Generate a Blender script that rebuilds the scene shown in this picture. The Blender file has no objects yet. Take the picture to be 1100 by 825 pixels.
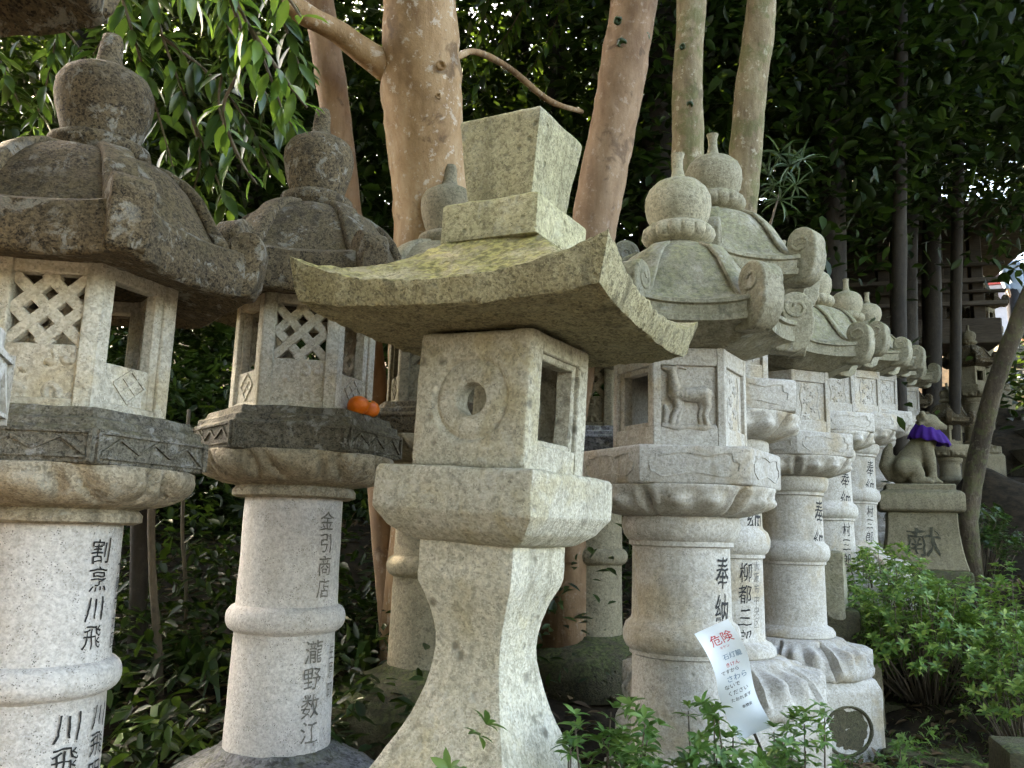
import bpy, bmesh, math, random
import numpy as np
from mathutils import Vector, Matrix, noise

PI = math.pi
R = math.radians
random.seed(11)
rng = np.random.default_rng(5)
SC = bpy.context.scene
COL = SC.collection

# ------------------------------------------------------------------ camera
EZ = 1.5
F = 880.0
PITCH, ROLL = R(10.0), R(1.6)
CAMR = Matrix.Rotation(PI / 2 + PITCH, 3, 'X') @ Matrix.Rotation(ROLL, 3, 'Z')
CAMP = Vector((0, 0, EZ))


def P(px, py, d):
    """a point of the place d metres in front of the lens"""
    return CAMP + CAMR @ Vector(((px - 550) / F * d, -(py - 412.5) / F * d, -d))


cam = bpy.data.cameras.new('camera')
cam.sensor_width = 36
cam.lens = F / 1100 * 36
cam.clip_start = 0.05
cam.clip_end = 600
co = bpy.data.objects.new('camera', cam)
co.matrix_world = Matrix.Translation(CAMP) @ CAMR.to_4x4()
COL.objects.link(co)
SC.camera = co


# ------------------------------------------------------------------ objects
def tag(o, label=None, cat=None, group=None, kind=None):
    if label:
        o['label'] = label
    if cat:
        o['category'] = cat
    if group:
        o['group'] = group
    if kind:
        o['kind'] = kind
    return o


def thing(name, label, cat, loc=(0, 0, 0), rz=0.0, group=None):
    o = bpy.data.objects.new(name, None)
    o.empty_display_size = 0.1
    o.location = loc
    o.rotation_euler = (0, 0, rz)
    COL.objects.link(o)
    return tag(o, label, cat, group)


def finish(me, smooth=35):
    if smooth is not None and len(me.polygons):
        me.polygons.foreach_set('use_smooth', [True] * len(me.polygons))
        if smooth < 180:
            me.set_sharp_from_angle(angle=R(smooth))
    me.update()
    return me


def to_mesh(name, bm, smooth=35):
    bmesh.ops.recalc_face_normals(bm, faces=bm.faces)
    me = bpy.data.meshes.new(name)
    bm.to_mesh(me)
    bm.free()
    return finish(me, smooth)


def put(name, me, mat, parent=None):
    o = bpy.data.objects.new(name, me)
    if mat is not None:
        if len(me.materials) == 0:
            me.materials.append(mat)
        elif me.materials[0] != mat:
            o.material_slots[0].link = 'OBJECT'
            o.material_slots[0].material = mat
    COL.objects.link(o)
    if parent is not None:
        o.parent = parent
    return o


CACHE = {}


def cached(key, fn):
    if key not in CACHE:
        CACHE[key] = fn()
    return CACHE[key]


# ------------------------------------------------------------------ shape helpers
def loft(bm, rings, cap0=True, cap1=True, closed=True):
    vs = [[bm.verts.new(p) for p in r] for r in rings]
    n = len(vs[0])
    for a, b in zip(vs[:-1], vs[1:]):
        for i in range(n if closed else n - 1):
            j = (i + 1) % n
            bm.faces.new((a[i], a[j], b[j], b[i]))
    if cap0:
        bm.faces.new(list(reversed(vs[0])))
    if cap1:
        bm.faces.new(vs[-1])
    return vs


def smooth_prof(pts, n):
    """resample an (r,z) profile, keeping corners"""
    out = []
    for (a, b) in zip(pts[:-1], pts[1:]):
        L = math.hypot(b[0] - a[0], b[1] - a[1])
        k = max(1, int(L / n))
        for i in range(k):
            t = i / k
            out.append((a[0] + (b[0] - a[0]) * t, a[1] + (b[1] - a[1]) * t))
    out.append(pts[-1])
    return out


def arc(c, r, a0, a1, n):
    return [(c[0] + r * math.cos(R(a0 + (a1 - a0) * i / n)), c[1] + r * math.sin(R(a0 + (a1 - a0) * i / n))) for i in range(n + 1)]


def lathe(bm, prof, seg=48, mod=None, zoff=0):
    rings = []
    for k, (r, z) in enumerate(prof):
        ring = []
        for i in range(seg):
            a = 2 * PI * i / seg
            rr, zz = (r, z) if mod is None else mod(r, z, a, k / (len(prof) - 1))
            ring.append((rr * math.sin(a), -rr * math.cos(a), zz + zoff))
        rings.append(ring)
    loft(bm, rings)
    return bm


def ngon(n, rad, z, rot=0.0):
    return [(rad * math.sin(2 * PI * i / n + rot), -rad * math.cos(2 * PI * i / n + rot), z) for i in range(n)]


def prism(bm, levels, n=6, rot=0.0):
    loft(bm, [ngon(n, r, z, rot) for r, z in levels])
    return bm


def box(bm, p0, p1, M=None):
    x0, y0, z0 = p0
    x1, y1, z1 = p1
    vs = [bm.verts.new(M @ Vector(p) if M else p) for p in
          ((x0, y0, z0), (x1, y0, z0), (x1, y1, z0), (x0, y1, z0), (x0, y0, z1), (x1, y0, z1), (x1, y1, z1), (x0, y1, z1))]
    for f in ((0, 3, 2, 1), (4, 5, 6, 7), (0, 1, 5, 4), (1, 2, 6, 5), (2, 3, 7, 6), (3, 0, 4, 7)):
        bm.faces.new([vs[i] for i in f])
    return vs


def bevel(bm, off, seg=2, ang=30):
    bm.normal_update()
    es = [e for e in bm.edges if len(e.link_faces) == 2 and e.calc_face_angle(0) > R(ang)]
    if es:
        bmesh.ops.bevel(bm, geom=es, offset=off, segments=seg, profile=0.6, affect='EDGES', clamp_overlap=True)


def dice(bm, step):
    xs = [v.co for v in bm.verts]
    for ax in range(3):
        lo, hi = min(c[ax] for c in xs), max(c[ax] for c in xs)
        k = int((hi - lo) / step)
        for i in range(1, k + 1):
            p = [0, 0, 0]
            q = [0, 0, 0]
            p[ax] = lo + (hi - lo) * i / (k + 1)
            q[ax] = 1
            bmesh.ops.bisect_plane(bm, geom=bm.verts[:] + bm.edges[:] + bm.faces[:], dist=1e-5, plane_co=p, plane_no=q)
        xs = [v.co for v in bm.verts]


def rough(bm, amp, sc=8.0, seed=0.0, fine=0.4):
    bm.normal_update()
    s = Vector((seed * 3.1, seed * 1.7, seed * 2.3))
    for v in bm.verts:
        p = v.co * sc + s
        d = noise.noise(p) + fine * noise.noise(p * 3.7) + fine * .5 * noise.noise(p * 9.1)
        v.co += v.normal * (d * amp)


def face_matrix(n, k, apo):
    """u right, v up, w outwards on side k of an n-gon prism of given apothem"""
    a = 2 * PI * (k + 0.5) / n
    out = Vector((math.sin(a), -math.cos(a), 0))
    u = Vector((math.cos(a), math.sin(a), 0))
    M = Matrix(((u.x, 0, out.x, out.x * apo), (u.y, 0, out.y, out.y * apo), (0, 1, 0, 0), (0, 0, 0, 1)))
    return M


def bx(bm, M, u0, u1, v0, v1, w0, w1):
    return box(bm, (u0, v0, w0), (u1, v1, w1), M)


def bar(bm, M, a, b, wid, w0, w1):
    """a straight bar in a face plane from a to b (u,v)"""
    d = Vector((b[0] - a[0], b[1] - a[1]))
    d.normalize()
    nrm = Vector((-d.y, d.x)) * wid / 2
    pts = [Vector(a) + nrm, Vector(a) - nrm, Vector(b) - nrm, Vector(b) + nrm]
    vs = [bm.verts.new(M @ Vector((p.x, p.y, w))) for w in (w0, w1) for p in pts]
    for f in ((3, 2, 1, 0), (4, 5, 6, 7), (0, 1, 5, 4), (1, 2, 6, 5), (2, 3, 7, 6), (3, 0, 4, 7)):
        bm.faces.new([vs[i] for i in f])


def tube(bm, pts, rads, seg=12, cap=True, lump=0.0, seed=0, squash=None):
    pts = [Vector(p) for p in pts]
    rings = []
    up = Vector((0.13, 1, 0.21)).normalized()
    for i, p in enumerate(pts):
        t = (pts[min(i + 1, len(pts) - 1)] - pts[max(i - 1, 0)]).normalized()
        x = t.cross(up)
        if x.length < .05:
            x = t.cross(Vector((1, 0, 0)))
        x.normalize()
        y = t.cross(x).normalized()
        ring = []
        for j in range(seg):
            a = 2 * PI * j / seg
            r = rads[i]
            q = p + (x * math.cos(a) + y * math.sin(a)) * r
            if lump:
                q += (x * math.cos(a) + y * math.sin(a)) * lump * r * (noise.noise(Vector((q.x * 5 + seed, q.y * 5, q.z * 2.2))) + .5 * noise.noise(q * 14))
            ring.append(q)
        rings.append(ring)
    loft(bm, rings, cap, cap)
    return bm


def curve_pts(pts, n):
    """Catmull-Rom resample of 4-vectors (x,y,z,r)"""
    P4 = [np.array(p, float) for p in pts]
    P4 = [2 * P4[0] - P4[1]] + P4 + [2 * P4[-1] - P4[-2]]
    out = []
    for i in range(1, len(P4) - 2):
        p0, p1, p2, p3 = P4[i - 1:i + 3]
        for k in range(n):
            t = k / n
            out.append(.5 * ((2 * p1) + (-p0 + p2) * t + (2 * p0 - 5 * p1 + 4 * p2 - p3) * t * t + (-p0 + 3 * p1 - 3 * p2 + p3) * t ** 3))
    out.append(P4[-2])
    return out


def blob(name, chains, voxel, smooth_it=6, extra=None, flat=None):
    """chains of balls (x,y,z,r) merged into one continuous skin"""
    bm = bmesh.new()
    for ch in chains:
        for a, b in zip(ch[:-1], ch[1:]) if len(ch) > 1 else [(ch[0], ch[0])]:
            A, B = Vector(a[:3]), Vector(b[:3])
            L = (B - A).length
            n = max(1, int(L / (min(a[3], b[3]) * .45 + 1e-6)))
            for i in range(n + 1):
                t = i / n
                r = a[3] + (b[3] - a[3]) * t
                bmesh.ops.create_icosphere(bm, subdivisions=2, radius=r, matrix=Matrix.Translation(A.lerp(B, t)))
    if extra:
        extra(bm)
    me = bpy.data.meshes.new(name)
    bm.to_mesh(me)
    bm.free()
    o = bpy.data.objects.new('temporary', me)
    COL.objects.link(o)
    m = o.modifiers.new('remesh', 'REMESH')
    m.mode = 'VOXEL'
    m.voxel_size = voxel
    s = o.modifiers.new('smooth', 'SMOOTH')
    s.iterations = smooth_it
    s.factor = .5
    dg = bpy.context.evaluated_depsgraph_get()
    out = bpy.data.meshes.new_from_object(o.evaluated_get(dg))
    bpy.data.objects.remove(o)
    bpy.data.meshes.remove(me)
    out.name = name
    if flat:
        for v in out.vertices:
            v.co = flat(v.co)
    return finish(out, 180)


def text_bm(s, size, vertical=True, spacing=1.06, sx=1.0, font_res=2):
    """characters as flat faces in (u,v); origin at the top centre of a column"""
    bm = bmesh.new()
    chars = list(s)
    for i, ch in enumerate(chars if vertical else [s]):
        if ch == ' ':
            continue
        cu = bpy.data.curves.new('glyph', 'FONT')
        cu.body = ch
        cu.size = size
        cu.align_x = 'CENTER'
        cu.resolution_u = font_res
        o = bpy.data.objects.new('glyph', cu)
        COL.objects.link(o)
        dg = bpy.context.evaluated_depsgraph_get()
        me = bpy.data.meshes.new_from_object(o.evaluated_get(dg))
        bpy.data.objects.remove(o)
        off = -(i + .86) * size * spacing if vertical else -size * .86
        for v in me.vertices:
            v.co.x *= sx
            v.co.y += off
        bm.from_mesh(me)
        bpy.data.meshes.remove(me)
        bpy.data.curves.remove(cu)
    return bm


def split_long(bm, L):
    for _ in range(5):
        es = [e for e in bm.edges if e.calc_length() > L]
        if not es:
            break
        bmesh.ops.subdivide_edges(bm, edges=es, cuts=1)
        bmesh.ops.triangulate(bm, faces=[f for f in bm.faces if len(f.verts) > 4])


def wrap_text(s, size, rad, ang, ztop, sx=1.0, jitter=.0, slant=0.0, proud=.0012):
    bm = text_bm(s, size, sx=sx)
    split_long(bm, size * .16)
    for v in bm.verts:
        u, w = v.co.x, v.co.y
        fu, fw = u / size, w / size
        u += jitter * size * (1.6 * noise.noise(Vector((fu * 1.7, fw * 1.7, size * 77))) + .7 * noise.noise(Vector((fu * 5, fw * 5, 1)))) + slant * w
        w += jitter * size * (1.3 * noise.noise(Vector((fu * 1.7 + 9, fw * 1.7, 3.3))) + .7 * noise.noise(Vector((fu * 5, fw * 5 + 4, 8))) + .9 * fu)
        a = ang + u / rad
        v.co = Vector(((rad + proud) * math.sin(a), -(rad + proud) * math.cos(a), ztop + w))
    me = bpy.data.meshes.new('inscription')
    bm.to_mesh(me)
    bm.free()
    return me


# ------------------------------------------------------------------ materials
def new_mat(name):
    m = bpy.data.materials.new(name)
    m.use_nodes = True
    nt = m.node_tree
    nt.nodes.clear()
    return m, nt


class NB:
    def __init__(s, nt):
        s.nt = nt

    def n(s, typ, **kw):
        x = s.nt.nodes.new(typ)
        for k, v in kw.items():
            if k.startswith('i_'):
                x.inputs[k[2:].replace('_', ' ')].default_value = v
            elif k.startswith('x_'):
                x.inputs[int(k[2:])].default_value = v
            else:
                setattr(x, k, v)
        return x

    def l(s, a, b):
        s.nt.links.new(a, b)

    def ramp(s, fac, stops):
        r = s.n('ShaderNodeValToRGB')
        el = r.color_ramp.elements
        el[0].position, el[0].color = stops[0][0], (*stops[0][1], 1)
        el[1].position, el[1].color = stops[-1][0], (*stops[-1][1], 1)
        for p, c in stops[1:-1]:
            e = el.new(p)
            e.color = (*c, 1)
        s.l(fac, r.inputs[0])
        return r.outputs[0]

    def step(s, fac, a, b):
        r = s.n('ShaderNodeMapRange', interpolation_type='SMOOTHSTEP')
        r.inputs['From Min'].default_value = a
        r.inputs['From Max'].default_value = b
        s.l(fac, r.inputs['Value'])
        return r.outputs[0]

    def mix(s, fac, a, b, mode='MIX'):
        m = s.n('ShaderNodeMix', data_type='RGBA', blend_type=mode)
        for sock, v in ((m.inputs[0], fac), (m.inputs[6], a), (m.inputs[7], b)):
            if isinstance(v, (int, float)):
                sock.default_value = v
            elif isinstance(v, tuple):
                sock.default_value = (*v, 1)
            else:
                s.l(v, sock)
        return m.outputs[2]

    def math(s, op, a, b=None):
        m = s.n('ShaderNodeMath', operation=op)
        for i, v in enumerate((a, b)):
            if v is None:
                continue
            if isinstance(v, (int, float)):
                m.inputs[i].default_value = v
            else:
                s.l(v, m.inputs[i])
        return m.outputs[0]

    def noise(s, co, sc, det=4, rough=.55, dist=0.0):
        x = s.n('ShaderNodeTexNoise', i_Scale=sc, i_Detail=det, i_Roughness=rough, i_Distortion=dist)
        s.l(co, x.inputs['Vector'])
        return x.outputs['Fac']

    def coords(s, scale=(1, 1, 1)):
        tc = s.n('ShaderNodeTexCoord')
        oi = s.n('ShaderNodeObjectInfo')
        mp = s.n('ShaderNodeMapping')
        mp.inputs['Scale'].default_value = scale
        s.l(tc.outputs['Object'], mp.inputs['Vector'])
        cx = s.n('ShaderNodeCombineXYZ')
        for i, k in enumerate((37.0, 61.0, 23.0)):
            s.l(s.math('MULTIPLY', oi.outputs['Random'], k), cx.inputs[i])
        s.l(cx.outputs[0], mp.inputs['Location'])
        return mp.outputs[0], oi.outputs['Random']


def stone(name, light, mid, dark, stain=.45, spots=.5, moss=0.0, mosscol=(.10, .105, .035), lichen=0.0, lichcol=(.5, .5, .44), pits=.4, bumps=.5, warm=None, salt=.35, saltsc=190.0, pitsc=32.0):
    """weathered granite: grain, speckle, stains, lichen and moss"""
    m, nt = new_mat(name)
    b = NB(nt)
    co, rnd = b.coords()
    n1 = b.noise(co, 3.2, 6, .62, .3)
    n2 = b.noise(co, 13, 5, .65)
    n3 = b.noise(co, 95, 3, .7)
    n4 = b.noise(co, 260, 2, .6)
    col = b.ramp(b.math('ADD', b.math('MULTIPLY', n1, .6), b.math('MULTIPLY', n2, .4)), [(.36, mid), (.6, light)])
    if warm is not None:
        nw = b.noise(co, 4.4, 5, .6, .6)
        col = b.mix(b.step(nw, .5, .68), col, warm)
    # coarse grain of the granite
    col = b.mix(b.step(n3, .30, .72), b.mix(1.0, col, (.84, .83, .81), 'MULTIPLY'), b.mix(1.0, col, (1.1, 1.1, 1.1), 'MULTIPLY'))
    sv = b.n('ShaderNodeTexVoronoi', i_Scale=saltsc)
    b.l(co, sv.inputs['Vector'])
    sr = b.n('ShaderNodeSeparateColor')
    b.l(sv.outputs['Color'], sr.inputs[0])
    sb = b.n('ShaderNodeTexVoronoi', i_Scale=saltsc * .42)
    b.l(co, sb.inputs['Vector'])
    sr2 = b.n('ShaderNodeSeparateColor')
    b.l(sb.outputs['Color'], sr2.inputs[0])
    grain = b.math('ADD', b.math('MULTIPLY', sr.outputs[0], .6), b.math('MULTIPLY', sr2.outputs[1], .4))
    gcol = b.ramp(grain, [(.12, (1 - salt * 1.3,) * 3), (.5, (1.0,) * 3), (.9, (1 + salt * .8,) * 3)])
    col = b.mix(1.0, col, gcol, 'MULTIPLY')
    vo = b.n('ShaderNodeTexVoronoi', i_Scale=170.0)
    b.l(co, vo.inputs['Vector'])
    sp = b.math('MULTIPLY', b.math('LESS_THAN', vo.outputs['Distance'], .26), b.step(b.noise(co, 40, 2), .5, .6))
    col = b.mix(b.math('MULTIPLY', sp, spots), col, (.05, .048, .043))
    # water stains running down
    cs, _ = b.coords((7, 7, 1.1))
    ns = b.noise(cs, 1.5, 6, .65, .4)
    col = b.mix(b.math('MULTIPLY', b.step(ns, .52, .72), stain), col, dark)
    col = b.mix(b.math('MULTIPLY', b.step(n2, .56, .7), stain * .8), col, dark)
    # pits and darker blotches
    pv = b.n('ShaderNodeTexVoronoi', i_Scale=pitsc, i_Randomness=1.0)
    b.l(co, pv.inputs['Vector'])
    pit = b.math('MULTIPLY', b.math('SUBTRACT', 1.0, b.step(pv.outputs['Distance'], .10, .30)), b.step(b.noise(co, 9, 3), .5, .62))
    col = b.mix(b.math('MULTIPLY', pit, pits), col, tuple(x * .45 for x in mid))
    if lichen:
        nl = b.noise(co, 19, 8, .72, .5)
        nl2 = b.noise(co, 5, 3)
        lf = b.math('MULTIPLY', b.step(nl, .53, .60), b.step(nl2, .38, .58))
        col = b.mix(b.math('MULTIPLY', lf, lichen), col, lichcol)
    if moss:
        ge = b.n('ShaderNodeNewGeometry')
        sx = b.n('ShaderNodeSeparateXYZ')
        b.l(ge.outputs['Normal'], sx.inputs[0])
        up = b.step(sx.outputs['Z'], -.25, .75)
        nm = b.noise(co, 7.5, 8, .7, .3)
        mf = b.math('MULTIPLY', up, b.step(nm, .36, .56))
        mc = b.mix(b.step(b.noise(co, 60, 4), .35, .65), tuple(x * .5 for x in mosscol), tuple(min(1, x * 1.5) for x in mosscol))
        mc = b.mix(b.step(b.noise(co, 20, 4), .52, .66), mc, mid)
        col = b.mix(b.math('MULTIPLY', mf, moss), col, mc)
    # each stone a little different
    hs = b.n('ShaderNodeHueSaturation')
    b.l(col, hs.inputs['Color'])
    b.l(b.math('ADD', .88, b.math('MULTIPLY', rnd, .2)), hs.inputs['Value'])
    pr = b.n('ShaderNodeBsdfPrincipled', i_Roughness=.86)
    pr.inputs['Specular IOR Level'].default_value = .25
    b.l(hs.outputs[0], pr.inputs['Base Color'])
    h = b.math('ADD', b.math('MULTIPLY', n3, .7), b.math('ADD', b.math('MULTIPLY', n4, .35), b.math('MULTIPLY', n2, 1.3)))
    h = b.math('ADD', h, b.math('MULTIPLY', grain, salt * 1.2))
    h = b.math('SUBTRACT', h, b.math('MULTIPLY', pit, 1.0))
    bp = b.n('ShaderNodeBump', i_Strength=bumps, i_Distance=.006)
    b.l(h, bp.inputs['Height'])
    b.l(bp.outputs[0], pr.inputs['Normal'])
    out = b.n('ShaderNodeOutputMaterial')
    b.l(pr.outputs[0], out.inputs[0])
    return m


def plain(name, c0, c1, sc=20, rough=.7, bumps=.2, spec=.4, stretch=(1, 1, 1), emit=None):
    m, nt = new_mat(name)
    b = NB(nt)
    co, rnd = b.coords(stretch)
    n1 = b.noise(co, sc, 6, .65, .3)
    pr = b.n('ShaderNodeBsdfPrincipled', i_Roughness=rough)
    pr.inputs['Specular IOR Level'].default_value = spec
    b.l(b.ramp(n1, [(.32, c0), (.68, c1)]), pr.inputs['Base Color'])
    bp = b.n('ShaderNodeBump', i_Strength=bumps, i_Distance=.01)
    b.l(n1, bp.inputs['Height'])
    b.l(bp.outputs[0], pr.inputs['Normal'])
    out = b.n('ShaderNodeOutputMaterial')
    b.l(pr.outputs[0], out.inputs[0])
    return m


def leafmat(name, c0, c1, c2, trans=.35, rough=.38, tcol=(.16, .28, .03), spec=.5):
    m, nt = new_mat(name)
    b = NB(nt)
    ge = b.n('ShaderNodeNewGeometry')
    col = b.ramp(ge.outputs['Random Per Island'], [(0.0, c0), (.55, c1), (1.0, c2)])
    pr = b.n('ShaderNodeBsdfPrincipled', i_Roughness=rough)
    pr.inputs['Specular IOR Level'].default_value = spec
    b.l(col, pr.inputs['Base Color'])
    tr = b.n('ShaderNodeBsdfTranslucent')
    b.l(b.mix(.55, col, tcol), tr.inputs['Color'])
    mx = b.n('ShaderNodeMixShader')
    mx.inputs[0].default_value = trans
    b.l(pr.outputs[0], mx.inputs[1])
    b.l(tr.outputs[0], mx.inputs[2])
    out = b.n('ShaderNodeOutputMaterial')
    b.l(mx.outputs[0], out.inputs[0])
    return m


def bark(name, c0, c1, c2, sc=4, patch=(.3, .27, .2), patchamt=.5, moss=0.0, bumps=.35, knots=0.0):
    m, nt = new_mat(name)
    b = NB(nt)
    co, rnd = b.coords((1, 1, .35))
    cs, _ = b.coords((1, 1, 1))
    n1 = b.noise(co, sc, 6, .6, .5)
    n2 = b.noise(co, sc * 7, 5, .65, .2)
    n3 = b.noise(cs, 60, 4, .7)
    col = b.ramp(b.math('ADD', b.math('MULTIPLY', n1, .6), b.math('MULTIPLY', n2, .4)), [(.34, c0), (.5, c1), (.66, c2)])
    sp = b.step(b.noise(cs, 24, 6, .7), .56, .64)
    col = b.mix(b.math('MULTIPLY', sp, patchamt), col, patch)
    col = b.mix(b.math('MULTIPLY', b.step(n3, .55, .75), .35), col, tuple(x * .4 for x in c0))
    sk_ = b.noise(b.coords((1, 1, .12))[0], 9, 5, .6, .3)
    col = b.mix(b.math('MULTIPLY', b.step(sk_, .5, .68), .45), col, c0)
    dk = b.step(b.noise(cs, 8, 4, .6, .4), .60, .68)
    col = b.mix(b.math('MULTIPLY', dk, .55), col, tuple(x * .45 for x in c0))
    if moss:
        col = b.mix(b.math('MULTIPLY', b.step(b.noise(cs, 9, 7, .7), .48, .6), moss), col, (.09, .11, .03))
    pr = b.n('ShaderNodeBsdfPrincipled', i_Roughness=.75)
    pr.inputs['Specular IOR Level'].default_value = .3
    b.l(col, pr.inputs['Base Color'])
    bp = b.n('ShaderNodeBump', i_Strength=bumps, i_Distance=.012)
    b.l(b.math('ADD', n2, b.math('MULTIPLY', n3, .5)), bp.inputs['Height'])
    b.l(bp.outputs[0], pr.inputs['Normal'])
    out = b.n('ShaderNodeOutputMaterial')
    b.l(pr.outputs[0], out.inputs[0])
    return m


M = {}
M['front'] = stone('front_granite', (.56, .515, .415), (.43, .39, .295), (.14, .12, .075), stain=.5, spots=.5, pits=1.0, pitsc=17.0, moss=.15, lichen=.3, lichcol=(.62, .60, .53), bumps=.8, salt=.25, warm=(.46, .40, .27))  # beige granite, warmed further in place of warm bounced light
M['front_roof'] = stone('front_roof_granite', (.37, .32, .19), (.24, .205, .115), (.065, .053, .03), stain=.75, spots=.5, pits=.7, moss=.95, mosscol=(.21, .185, .06), lichen=.3, lichcol=(.42, .38, .25), bumps=1.0, salt=.4, saltsc=240)
M['front_cap'] = stone('front_cap_granite', (.45, .405, .255), (.31, .28, .165), (.10, .09, .045), stain=.55, spots=.6, pits=.8, moss=.6, mosscol=(.23, .215, .075), lichen=.2, bumps=.8, salt=.3)
M['shaft'] = stone('pale_granite', (.56, .53, .50), (.46, .425, .39), (.32, .27, .20), stain=.3, spots=.75, pits=.08, bumps=.25, salt=.16, saltsc=240)
M['fire'] = stone('lamp_house_granite', (.52, .48, .395), (.40, .36, .28), (.20, .16, .095), stain=.5, spots=.5, pits=.25, bumps=.5, salt=.22, lichen=.15, warm=(.44, .37, .25))  # beige made warmer to stand in for a warm fill light
M['old'] = stone('weathered_granite', (.125, .092, .052), (.066, .048, .027), (.02, .016, .011), stain=.6, spots=.3, pits=.35, moss=.4, mosscol=(.085, .065, .025), lichen=.5, lichcol=(.33, .315, .27), bumps=.8, salt=.6, saltsc=260)
M['slab'] = stone('blackened_granite', (.16, .142, .11), (.085, .076, .057), (.028, .026, .023), stain=.75, spots=.3, pits=.3, moss=.45, mosscol=(.10, .085, .032), lichen=.55, lichcol=(.34, .33, .31), bumps=.8, salt=.5, saltsc=260)
M['lotus'] = stone('stained_granite', (.39, .325, .235), (.24, .195, .13), (.07, .057, .037), stain=.7, spots=.4, pits=.25, lichen=.25, bumps=.7, salt=.3, saltsc=240)
M['base'] = stone('grey_base_granite', (.21, .21, .22), (.12, .12, .125), (.04, .04, .04), stain=.6, spots=.4, pits=.3, moss=.3, lichen=.3, bumps=.8, salt=.5, saltsc=130)
M['fine'] = stone('fine_granite', (.48, .45, .405), (.375, .34, .29), (.20, .165, .105), stain=.45, spots=.55, pits=.06, bumps=.3, warm=(.40, .335, .245), salt=.18, saltsc=220)
M['fine_roof'] = stone('green_tinged_granite', (.33, .30, .22), (.19, .17, .11), (.05, .045, .028), stain=.75, spots=.4, pits=.2, moss=.65, mosscol=(.15, .145, .06), lichen=.35, lichcol=(.44, .43, .38), bumps=.5, salt=.22)
M['fine_ball'] = stone('buff_granite', (.36, .325, .235), (.26, .23, .155), (.10, .09, .055), stain=.5, spots=.5, pits=.2, moss=.45, mosscol=(.17, .16, .07), bumps=.4, salt=.25)
M['shade'] = stone('shaded_row_granite', (.25, .21, .14), (.17, .145, .095), (.06, .05, .03), stain=.5, spots=.4, pits=.2, moss=.2, bumps=.5, salt=.25)  # darker copy of the lantern granite, with shade put into its colour
M['mossrock'] = stone('mossy_rock', (.10, .085, .05), (.06, .052, .03), (.035, .032, .022), stain=.6, spots=.2, pits=.3, moss=.95, mosscol=(.06, .07, .022), bumps=1.0, salt=.3)
M['guard'] = stone('statue_stone', (.20, .17, .11), (.13, .11, .07), (.07, .06, .04), stain=.5, spots=.3, pits=.1, moss=.4, mosscol=(.13, .12, .05), bumps=.5, salt=.25)
M['ink'] = plain('black_paint', (.006, .0055, .005), (.026, .024, .022), 60, .75, .1)
M['ink_faint'] = plain('worn_paint', (.06, .055, .045), (.22, .20, .17), 55, .8, .1)
M['ink_moss'] = plain('mossy_carving', (.02, .02, .012), (.07, .065, .04), 40, .9, .3)
M['red'] = plain('red_print', (.55, .02, .03), (.62, .03, .04), 30, .5, 0)
M['blueink'] = plain('blue_print', (.10, .19, .30), (.16, .27, .38), 30, .5, 0)
M['card'] = plain('white_laminate', (.74, .77, .80), (.8, .82, .84), 8, .3, .02)
M['wood'] = plain('grey_timber', (.045, .036, .028), (.10, .08, .06), 9, .8, .4, .2, (1, 1, 6))
M['plank'] = plain('worn_timber', (.09, .075, .06), (.16, .135, .11), 9, .8, .4, .2, (1, 1, 6))
M['redwood'] = plain('red_painted_timber', (.28, .03, .02), (.4, .05, .03), 9, .6, .1)
M['orange'] = plain('orange_peel', (.74, .135, .004), (.82, .19, .006), 90, .38, .25, .5)
M['calyx'] = plain('green_calyx', (.10, .13, .03), (.16, .18, .05), 40, .7, .1)
M['purple'] = plain('purple_cloth', (.024, .0045, .088), (.04, .008, .135), 14, .8, .2, .2)
M['soil'] = plain('leaf_litter_soil', (.010, .008, .005), (.045, .032, .019), 14, .95, 1.0, .15)
M['pave'] = plain('dark_gravel', (.06, .054, .045), (.10, .09, .075), 30, .95, .5, .2)  # gravel colour darkened to cut the light bounced off the path
M['step'] = stone('step_stone', (.16, .15, .13), (.10, .09, .075), (.04, .035, .03), stain=.5, spots=.3, moss=.4, bumps=.6)
M['skin'] = plain('skin', (.45, .27, .19), (.5, .3, .21), 20, .6, 0)
M['hair'] = plain('black_hair', (.012, .01, .009), (.03, .025, .02), 60, .5, .2)
M['shirt'] = plain('pale_blue_cloth', (.26, .33, .44), (.33, .4, .5), 16, .85, .1, .2)
M['trouser'] = plain('dark_cloth', (.02, .022, .03), (.035, .037, .045), 16, .9, .1, .2)
M['tile'] = plain('blue_grey_tile', (.20, .25, .33), (.3, .35, .43), 16, .6, .2)
M['plaster'] = plain('pale_plaster', (.30, .31, .33), (.4, .41, .43), 6, .9, .1)
M['bark_big'] = bark('smooth_tan_bark', (.125, .066, .028), (.295, .18, .09), (.41, .29, .175), 2.6, (.52, .45, .37), .6, bumps=.5)
M['bark_red'] = bark('reddish_bark', (.115, .062, .032), (.235, .142, .08), (.32, .215, .135), 3, (.40, .31, .24), .5, bumps=.4)
M['bark_pale'] = bark('mottled_grey_bark', (.13, .09, .05), (.24, .185, .105), (.34, .285, .18), 6, (.46, .41, .30), .7, moss=.5, bumps=.6)
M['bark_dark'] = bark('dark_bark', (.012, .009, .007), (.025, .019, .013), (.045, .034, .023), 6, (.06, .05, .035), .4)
M['bark_mid'] = bark('brown_rough_bark', (.030, .021, .012), (.065, .046, .027), (.11, .083, .05), 7, (.15, .13, .09), .6, moss=.35, bumps=.9)
M['bark_twig'] = bark('twig_bark', (.06, .045, .03), (.12, .09, .06), (.17, .13, .09), 12, (.2, .17, .12), .3)
M['leaf_far'] = leafmat('far_leaf', (.005, .012, .003), (.010, .022, .005), (.026, .048, .008), .15, .42, spec=.22)
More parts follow.
